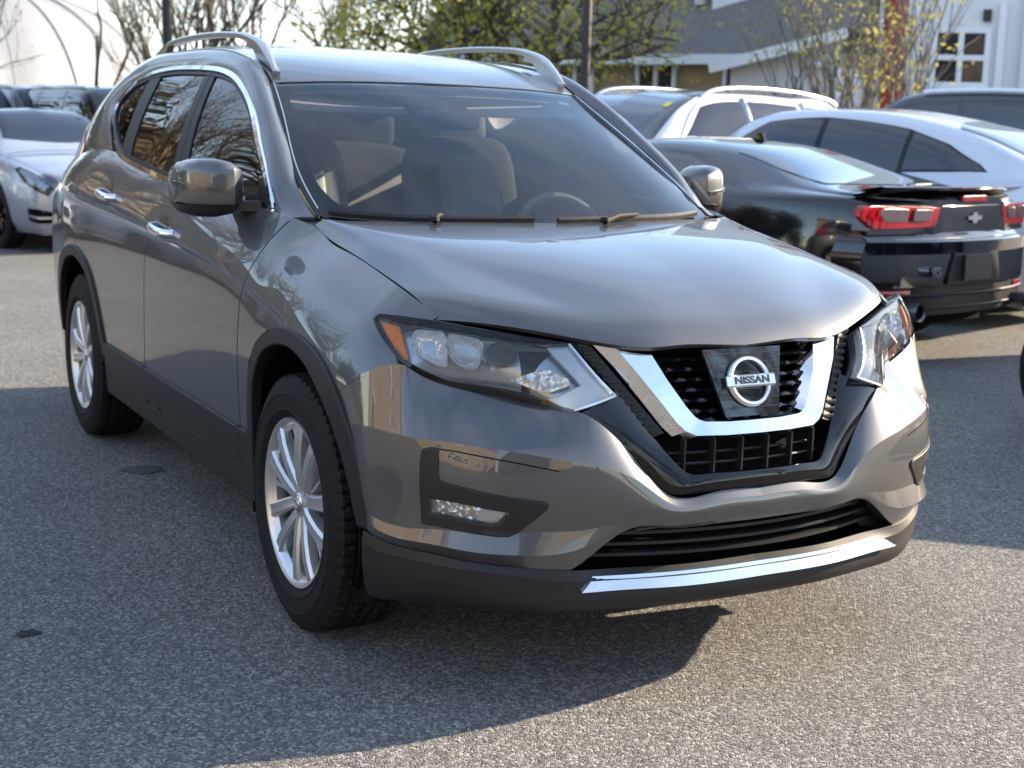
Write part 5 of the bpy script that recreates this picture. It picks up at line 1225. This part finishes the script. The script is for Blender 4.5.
# trailer made up around the tyre at the right edge, box shaped for its shadow
trl = thing('made_up_trailer', 'made-up black trailer behind the tyre that shows at the right edge', 'trailer')
mb = MB().prism([(.36, .50), (2.0, .50), (1.95, .60), (1.15, .95), (.36, .95)], 3.40, 4.65, 1); mb.build('box', MAT['black_plastic'], trl)
MB().box((2.4, 4.02, .45), (1.2, .08, .08)).box((1.1, 4.02, .42), (1.6, 1.0, .08)).build('drawbar', MAT['dark_grey_paint'], trl)
for s, y in ((0, 3.31), (math.pi, 4.74)):
    w = link('wheel', tyre2, trl); w.location = (.475, y, .332); w.rotation_euler = (0, 0, s); link('rim', rim_silver, w)
# ---------------------------------------------------------------- buildings
mat('brick_tan', (.36, .26, .13), .85); m = MAT['brick_tan']
t_ = nd(m, 'ShaderNodeTexCoord'); mp_ = nd(m, 'ShaderNodeMapping'); mp_.inputs['Rotation'].default_value = (math.radians(90), 0, 0); lk(m, t_.outputs['Object'], mp_.inputs[0])
b_ = nd(m, 'ShaderNodeTexBrick', Scale=4.5); b_.inputs['Color1'].default_value = (.38, .275, .135, 1); b_.inputs['Color2'].default_value = (.30, .21, .10, 1); b_.inputs['Mortar'].default_value = (.38, .33, .25, 1); b_.inputs['Mortar Size'].default_value = .012
lk(m, mp_.outputs[0], b_.inputs['Vector']); lk(m, b_.outputs['Color'], bsdf(m).inputs['Base Color'])
m = mat('shingle', (.12, .115, .11), .9); n_ = noise(m, 9, 4, .7); c_ = ramp(m, n_.outputs[0], [(.3, (.12, .112, .105)), (.7, (.20, .188, .175))]); lk(m, c_, bsdf(m).inputs['Base Color'])
m = mat('shingle_brown', (.10, .06, .055), .9)
m = mat('siding', (.66, .67, .69), .7); w_ = nd(m, 'ShaderNodeTexWave', Scale=1.9, _bands_direction='Z'); w_.wave_profile = 'SAW'; t_ = nd(m, 'ShaderNodeTexCoord'); lk(m, t_.outputs['Object'], w_.inputs['Vector']); bump(m, w_.outputs['Fac'], .35, .03)
m = mat('stucco', (.60, .60, .60), .9); bump(m, noise(m, 40, 4).outputs[0], .3, .02)
mat('white_trim', (.72, .73, .75), .55); mat('red_column', (.42, .02, .022), .55); mat('window_glass', (.02, .024, .026), .05, coat=1.0); mat('blind', (.5, .5, .49), .8)
m = mat('dome_fabric', (.235, .245, .26), .6); bump(m, noise(m, .5, 4).outputs[0], .3, .3)
mat('seam_grey', (.19, .205, .23), .7); mat('dark_pole', (.02, .02, .022), .5)

def facade(name, label, origin, heading):
    t = thing(name, label, 'building', tuple(origin), math.radians(heading)); return t     # local x along the wall (to the right seen from the car park), -y towards us
def window(t, x, z0, w, h, cols=2, rows=2, y=0.0, fr=.09):
    f = MB()
    for i in range(cols + 1): f.box((x + w * i / cols, y - .05, z0 + h / 2), (fr, .12, h + fr))
    for j in range(rows + 1): f.box((x + w / 2, y - .047, z0 + h * j / rows), (w + fr * .9, .11, fr))
    f.box((x + w / 2, y - .09, z0 - .08), (w + .3, .2, .06))
    fo = f.build('window', MAT['white_trim'], t); MB().box((x + w / 2, y + .0, z0 + h / 2), (w, .03, h)).build('pane', MAT['window_glass'], fo)
    return fo
A = at_px(650, 34.0); H1 = 30.0
bld = facade('brick_building', 'tan brick building with white windows under a wide grey shingle roof', A, H1)
MB().box((-1.0, 4.02, 1.6), (11.0, 8, 3.2)).build('wall', MAT['brick_tan'], bld)
rf = MB().add([(-6.9, -.55, 3.12), (4.6, -.55, 3.12), (4.6, 4.2, 7.4), (-6.9, 4.2, 7.4), (-6.9, 8.9, 3.12), (4.6, 8.9, 3.12)], [(0, 1, 2, 3), (3, 2, 5, 4)]).add([(-6.9, -.55, 3.04), (4.6, -.55, 3.04), (4.6, 4.2, 7.32), (-6.9, 4.2, 7.32)], [(0, 1, 2, 3)]).add([(4.4, .02, 3.1), (4.4, 8, 3.1), (4.4, 4.2, 7.3)], [(0, 1, 2)]).build('roof', MAT['shingle'], bld)
MB().box((-1.15, -.56, 3.03), (11.5, .05, .22)).box((-1.15, -.3, 2.95), (11.4, .5, .03)).build('fascia', MAT['white_trim'], bld)
MB().box((.55, .75, 4.55), (.22, .22, .45), bev=.02).build('roof_vent', MAT['blind'], rf)
for x in (-5.2, -2.75, -.60, 1.62): window(bld, x, 1.45, .95 if x != 1.62 else .9, 1.5, 2, 2)
MB().box((3.2, -.02, 1.6), (2.2, .1, 3.0)).build('wall', MAT['brick_tan'], bld)

B = at_px(765, 30.5); H2 = 38.0
por = facade('porch_house', 'low pale house with a brown roof edge and white gutter pipe', B, H2)
MB().box((.10, 2.0, 1.42), (2.3, 4, 2.84)).build('wall', MAT['stucco'], por)
rf = MB().add([(-1.35, -.5, 2.86), (1.0, -.5, 3.45), (1.45, -.5, 3.57), (1.45, 5.0, 3.57), (1.0, 5, 3.45), (-1.35, 5, 2.86)], [(0, 1, 4, 5), (1, 2, 3, 4)]).build('roof', MAT['shingle_brown'], por)
mb = MB(); mb.tube([(-1.38, -.52, 2.74), (1.0, -.52, 3.33), (1.45, -.52, 3.45)], 1, prof=[(-.03, -.11), (.03, -.11), (.03, .11), (-.03, .11)]); mb.build('fascia', MAT['white_trim'], por)
MB().prism([(-1.0, 2.8), (1.25, 2.8), (1.25, 3.45), (1.0, 3.38)], -.02, .1, 1).build('gable', MAT['stucco'], por)
mb = MB(); mb.tube(smooth_poly([(.55, -.55, 3.10), (.55, -.42, 2.95), (.75, -.15, 2.85), (1.15, -.08, 2.75), (1.22, -.06, 2.5), (1.22, -.06, .2)], 4), .06, 8); mb.build('gutter_pipe', MAT['white_trim'], por, True)
window(por, .05, 1.5, .7, .6, 2, 1)

Cc = at_px(935, 33.0); H3 = 50.0
hou = facade('siding_house', 'tall pale grey house of horizontal siding with one white framed window', Cc, H3)
MB().box((-1.0, 3.02, 4.5), (9.0, 6, 9.0)).build('wall', MAT['siding'], hou)
MB().box((4.4, 2.9, 4.5), (6.0, 6.0, 9.0)).box((1.5, -.14, 4.5), (.22, .06, 9.0)).build('wing', MAT['siding'], hou)
window(hou, -.48, 2.62, 1.15, 1.2, 2, 2, fr=.12)
for x in (.95, -.85): MB().box((x, -.03, 3.2), (.16, .08, 2.4)).build('corner_board', MAT['white_trim'], hou)
MB().box((.62, -.02, 4.15), (.18, .08, .26)).build('wall_lamp', MAT['dark_pole'], hou)
MB().box((-1.35, -.10, 3.5), (.46, .24, 7.0), bev=.02).build('red_column', MAT['red_column'], hou)
MB().box((-1.68, -.10, 3.5), (.10, .12, 7.0)).box((-1.06, -.10, 3.5), (.06, .12, 7.0)).build('column_trim', MAT['white_trim'], hou)
MB().box((-3.75, -.10, 4.6), (.22, .24, 3.0), bev=.02).build('red_column', MAT['red_column'], hou)

ns_ = facade('sky_block_houses', 'unseen row of brick houses added off to the right to block the low sky', (22, 38, 0), 10)  # unseen houses added to keep the bright low sky out of reflections
MB().box((0, 3, 3.0), (44, 6, 6)).build('wall', MAT['brick_tan'], ns_); MB().prism([(-.6, 6.0), (3, 8.0), (6.6, 6.0)], -22.4, 22.4, 0).build('roof', MAT['shingle'], ns_)
for x in range(-20, 21, 5): window(ns_, x, 1.2, 1.4, 1.5)

# inflated sports dome
Dm = at_px(-35, 84.0); dome = thing('sports_dome', 'large white inflated sports dome with curved seams behind the bare trees', 'dome', tuple(Dm), math.radians(61.4))
nu, nv = 96, 30; V = []
for j in range(nv + 1):
    for i in range(nu):
        a = 2 * math.pi * i / nu; b = j / nv * math.pi / 2; s = 1 - .035 * abs(math.sin(a * 8 + .35)) ** 6 * 1.0; s = .965 + .035 * (1 - abs(math.cos(a * 7)) ** 5)
        V.append((12.2 * math.cos(b) ** .75 * math.cos(a) * s, 18 * math.cos(b) ** .75 * math.sin(a) * s, 8.6 * math.sin(b) * (.97 + .03 * s)))
mb = MB().add(V, [(j * nu + i, j * nu + (i + 1) % nu, (j + 1) * nu + (i + 1) % nu, (j + 1) * nu + i) for j in range(nv) for i in range(nu)]); mb.build('shell', MAT['dome_fabric'], dome, True)
for k in range(12):
    a = 2 * math.pi * (k + .3) / 24; pts = [(12.25 * math.cos(b) ** .75 * math.cos(a), -18.05 * math.cos(b) ** .75 * math.sin(a), 8.62 * math.sin(b)) for b in np.linspace(0, math.pi / 2 - .02, 24)]
    MB().tube(pts, .045, 6).build('seam', MAT['seam_grey'], dome, True)
MB().prism([(12.4 * math.cos(a), 18.2 * math.sin(a)) for a in np.linspace(0, 2 * math.pi, 40, endpoint=False)], 0, .3).build('base_band', MAT['white_trim'], dome)

# long tan building and low wall that the flank of the car mirrors
tb_ = facade('tan_hall', 'long beige hall at the far left end of the car park', (-27.0, -7.5, 0), 235)
MB().box((7, 3.0, 2.4), (26, 6, 4.8)).build('wall', MAT['brick_tan'], tb_); MB().box((7, 2.9, 4.9), (26.6, 6.6, .25)).build('roof', MAT['shingle'], tb_)
for x in range(-4, 19, 4): window(tb_, x, 1.2, 1.6, 1.6, 2, 1)
ap_ = facade('apartment_block', 'plain tan apartment block far off on the near side of the lot', (10, -24, 0), 184)
MB().box((0, 3, 4.0), (30, 6, 8)).build('wall', MAT['brick_tan'], ap_); MB().box((0, 2.9, 8.1), (30.6, 6.6, .3)).build('roof', MAT['shingle'], ap_)
for x in range(-13, 14, 4):
    for z in (1.2, 4.6): window(ap_, x, z, 1.6, 1.7)
hs_ = facade('street_house', 'row house behind the camera across the street', (26, -16, 0), -62)
MB().box((0, 3, 3.0), (26, 6, 6)).build('wall', MAT['brick_tan'], hs_); MB().prism([(-.6, 6.0), (3, 8.4), (6.6, 6.0)], -13.4, 13.4, 0).build('roof', MAT['shingle'], hs_)
for x in (-10, -6, -2, 2, 6, 10): window(hs_, x, 1.2, 1.3, 1.5); window(hs_, x, 3.9, 1.3, 1.4)

# ---------------------------------------------------------------- poles and trees
def pole(px, d, h, r, label, nm='lamp_post', cat='pole'):
    p = at_px(px, d); t = thing(nm, label, cat, tuple(p)); MB().lathe([(r * 1.25, 0), (r, .4), (r * .8, h)], 12, axis='z').build('post', MAT['dark_pole'], t, True, 40)
    MB().box((.0, .0, h), (.7, .22, .12), bev=.03).build('lamp_head', MAT['dark_pole'], t)
pole(575, 24, 7.5, .085, 'thin dark lamp post in front of the brick building'); pole(167, 26, 8.0, .10, 'dark lamp post above the roof rail among the bare trees')
m = mat('bark', (.085, .07, .055), .9); bump(m, noise(m, 25, 4).outputs[0], .5, .02); m = mat('bark_grey', (.14, .125, .11), .9)
def leaf_mat(nm, a, b):
    m = mat(nm, a, .6, spec=.3); n = noise(m, 1.6, 3, .6); c = ramp(m, n.outputs[0], [(.3, a), (.7, b)]); lk(m, c, bsdf(m).inputs['Base Color'])
    tr = nd(m, 'ShaderNodeBsdfTranslucent'); lk(m, c, tr.inputs[0]); mx = nd(m, 'ShaderNodeMixShader'); mx.inputs[0].default_value = .45; o = m.node_tree.nodes['Material Output']
    lk(m, bsdf(m).outputs[0], mx.inputs[1]); lk(m, tr.outputs[0], mx.inputs[2]); lk(m, mx.outputs[0], o.inputs[0]); return m
leaf_mat('spring_leaves', (.34, .31, .05), (.52, .47, .09)); leaf_mat('young_leaves', (.28, .27, .07), (.42, .40, .12)); leaf_mat('dry_buds', (.20, .15, .08), (.32, .25, .13)); leaf_mat('evergreen', (.025, .035, .02), (.05, .06, .03))
def grow(rng, base, h, r0, levels, spread, nb, up=.35, stems=1, lean=.1, t0=(.3, .3)):
    """branches as (points, radii) lists, and the twig ends"""
    out, tips = [], []
    def branch(p, d, L, r, lev):
        n = 6; P = [p]; D = d / np.linalg.norm(d)
        for k in range(n):
            D = D + rng.normal(0, .13, 3) + np.array([0, 0, up * .12]); D /= np.linalg.norm(D); P.append(P[-1] + D * L / n)
        out.append((np.array(P), np.linspace(r, r * .45, n + 1)))
        if lev == 0: tips.extend(P[2:]); return
        for k in range(nb):
            t = t0[0 if lev < levels else 1] + (.98 - t0[0 if lev < levels else 1]) * (k + rng.random() * .8) / nb; q = P[min(int(t * n), n - 1)]
            a = rng.normal(0, 1, 3); a -= D * (a @ D); a /= np.linalg.norm(a); branch(q, D * (1 - spread) + a * spread + np.array([0, 0, up]), L * (.62 + .2 * rng.random()), r * .5, lev - 1)
        tips.append(P[-1])
    for s in range(stems):
        d = np.array([rng.normal(0, lean), rng.normal(0, lean), 1.0]); branch(np.array(base, float) + np.append(rng.normal(0, .12, 2) * (stems > 1), 0), d, h * .5, r0, levels)
    return out, tips
def make_tree(name, label, px, d, h, r0, levels, spread, nb, leaves=None, per=6, size=.12, scat=.35, seed=1, bark='bark', stems=1, group=None, loc=None, up=.35, cat='tree', lean=.1, t0=(.3, .3)):
    rng = np.random.default_rng(seed); t = thing(name, label, cat, tuple(at_px(px, d)) if loc is None else loc, group=group)
    br, tips = grow(rng, (0, 0, 0), h, r0, levels, spread, nb, up, stems, lean, t0); mb = MB(); mt = MB()
    for i, (P, R) in enumerate(br): (mt if i == 0 else mb).tube(P, np.maximum(R, .004), 5 if R[0] < .04 else 8, caps=False)
    tr = mt.build('trunk', MAT[bark], t, True); mb.build('branches', MAT[bark], t, True)
    if leaves:
        T = np.array(tips); T = T[rng.integers(0, len(T), len(tips) * per)] + rng.normal(0, scat, (len(tips) * per, 3)) * (1, 1, .8)
        n = len(T); a = rng.normal(0, 1, (n, 3)); a /= np.linalg.norm(a, axis=1)[:, None]; b = np.cross(a, rng.normal(0, 1, (n, 3))); b /= np.linalg.norm(b, axis=1)[:, None]; s = size * (.5 + rng.random((n, 1)))
        V = np.stack([T - a * s, T + b * s * .45, T + a * s, T - b * s * .45], 1).reshape(-1, 3)
        MB().add(V, [(4 * i, 4 * i + 1, 4 * i + 2, 4 * i + 3) for i in range(n)]).build('crown', MAT[leaves], t)
    return t
# leafing trees over the roof of the grey crossover
make_tree('leafing_tree', 'yellow green leafing tree with dark leaning trunk above the far roof rail', 487, 29, 7.0, .17, 3, .66, 6, 'spring_leaves', 5, .06, .28, 11, up=.10, lean=.22, t0=(.3, .55))
make_tree('leafing_tree', 'thin yellow green tree left of the leaning trunk above the grey roof', 418, 30, 6.6, .09, 3, .62, 5, 'spring_leaves', 5, .06, .28, 12, up=.15, t0=(.3, .5))
make_tree('leafing_tree', 'yellow green tree with boughs reaching towards the brick building', 540, 32, 9.4, .12, 3, .60, 5, 'spring_leaves', 4, .055, .24, 15, up=.22, t0=(.4, .78))
# bare trees at the left
for i, (px, d, h, seed, lb) in enumerate([(192, 36, 8, 21, 'bare tree straight behind the near roof rail'), (215, 40, 8.5, 22, 'bare tree with fine twigs just right of the rail pole'), (262, 44, 8, 23, 'bare tree beyond the front end of the near roof rail'), (150, 50, 8, 24, 'pale bare tree at the right flank of the white dome'), (318, 42, 7, 25, 'bare budding tree left of the yellow green trees'), (-20, 34, 7, 26, 'bare tree hanging over the left corner of the dome')]):
    make_tree('bare_tree', lb, px, d, h, .13, 4, .48, 4, 'dry_buds', 1, .04, .2, seed, 'bark', up=.42, group='bare trees along the lot edge')
make_tree('sapling', 'crooked bare sapling in front of the white dome', 82, 26, 6.0, .06, 2, .40, 2, None, seed=33, up=.5, cat='tree')
make_tree('shrub', 'small twiggy shrub at the foot of the white dome', 128, 40, 3.0, .03, 3, .6, 4, 'dry_buds', 1, .05, .25, 35, up=.2, stems=4, cat='shrub', lean=.4)
# young trees by the pale house
for i, (px, d, h, seed, st, lb) in enumerate([(838, 25, 5.6, 41, 3, 'young tree with sparse yellow leaves in front of the low pale house'), (862, 25.5, 5.4, 42, 2, 'young yellow leaved tree beside the red column'), (905, 26, 6.0, 43, 3, 'slender young tree of several stems before the white window'), (800, 27, 5.0, 44, 2, 'young yellow leaved tree nearest to the brown roof edge')]):
    make_tree('young_tree', lb, px, d, h, .045, 2, .42, 4, 'young_leaves', 2 if i != 2 else 1, .05, .2, seed, 'bark_grey', st, 'young trees by the pale house', up=.5, lean=.22)
# trees on the near side, seen in the paint and glass
for i, (x, y, h, seed) in enumerate([(-17.5, -4.2, 8, 51), (-20, -2.6, 9, 52), (-14.5, -7.0, 8, 53), (-19.0, -6.5, 9, 54), (-12, -9.5, 8, 55), (17, 4, 10, 56), (19, -6, 11, 57), (15, 12, 10, 58), (21, 2, 9, 60)]):
    make_tree('bare_tree', ['leafless tree off to the left before the beige hall', 'leafless tree behind the camera by the street'][i > 4], 0, 1, h, .18, 4, .5, 4, 'dry_buds', 1, .06, .25, seed, loc=(x, y, 0), up=.38, group=['trees on the near side of the lot', 'trees along the street behind the camera'][i > 4])
for i, (x, y, h) in enumerate([(-12.5, -15.5, 7), (-15.5, -18.0, 8), (-9.5, -17.5, 7.5)]): make_tree('evergreen_tree', 'dark evergreen of an unseen row added to darken reflections in the black coupe', 0, 1, h, .2, 3, .6, 5, 'evergreen', 14, .16, .5, 71 + i, loc=(x, y, 0), up=.1, group='evergreens added for dark reflections')  # unseen row added so the coupe flank mirrors something dark
make_tree('evergreen_tree', 'dark evergreen off to the left before the beige hall', 0, 1, 7, .2, 3, .6, 5, 'evergreen', 14, .16, .4, 59, loc=(-21.5, -4.4, 0), up=.1)
# tar spots
mat('tar', (.012, .012, .013), .8); mat('oil_stain', (.075, .075, .075), .8)
for (x, y, r, s) in ((1.117, -1.575, .032, 3), (-.6, -.83, .07, 4)):
    rng = np.random.default_rng(s); a = np.linspace(0, 2 * math.pi, 14, endpoint=False); rr = r * (.6 + .6 * rng.random(14))
    o = MB().add(np.stack([x + rr * np.cos(a), y + rr * 1.2 * np.sin(a), np.full(14, .004)], 1), [tuple(range(14))]).build('tar_spot' if s == 3 else 'oil_stain', MAT['tar' if s == 3 else 'oil_stain']); tag(o, ['small black tar spot on the shaded asphalt at the lower left', 'dark oil stain on the asphalt under the sill'][s == 4], 'stain', kind='structure')
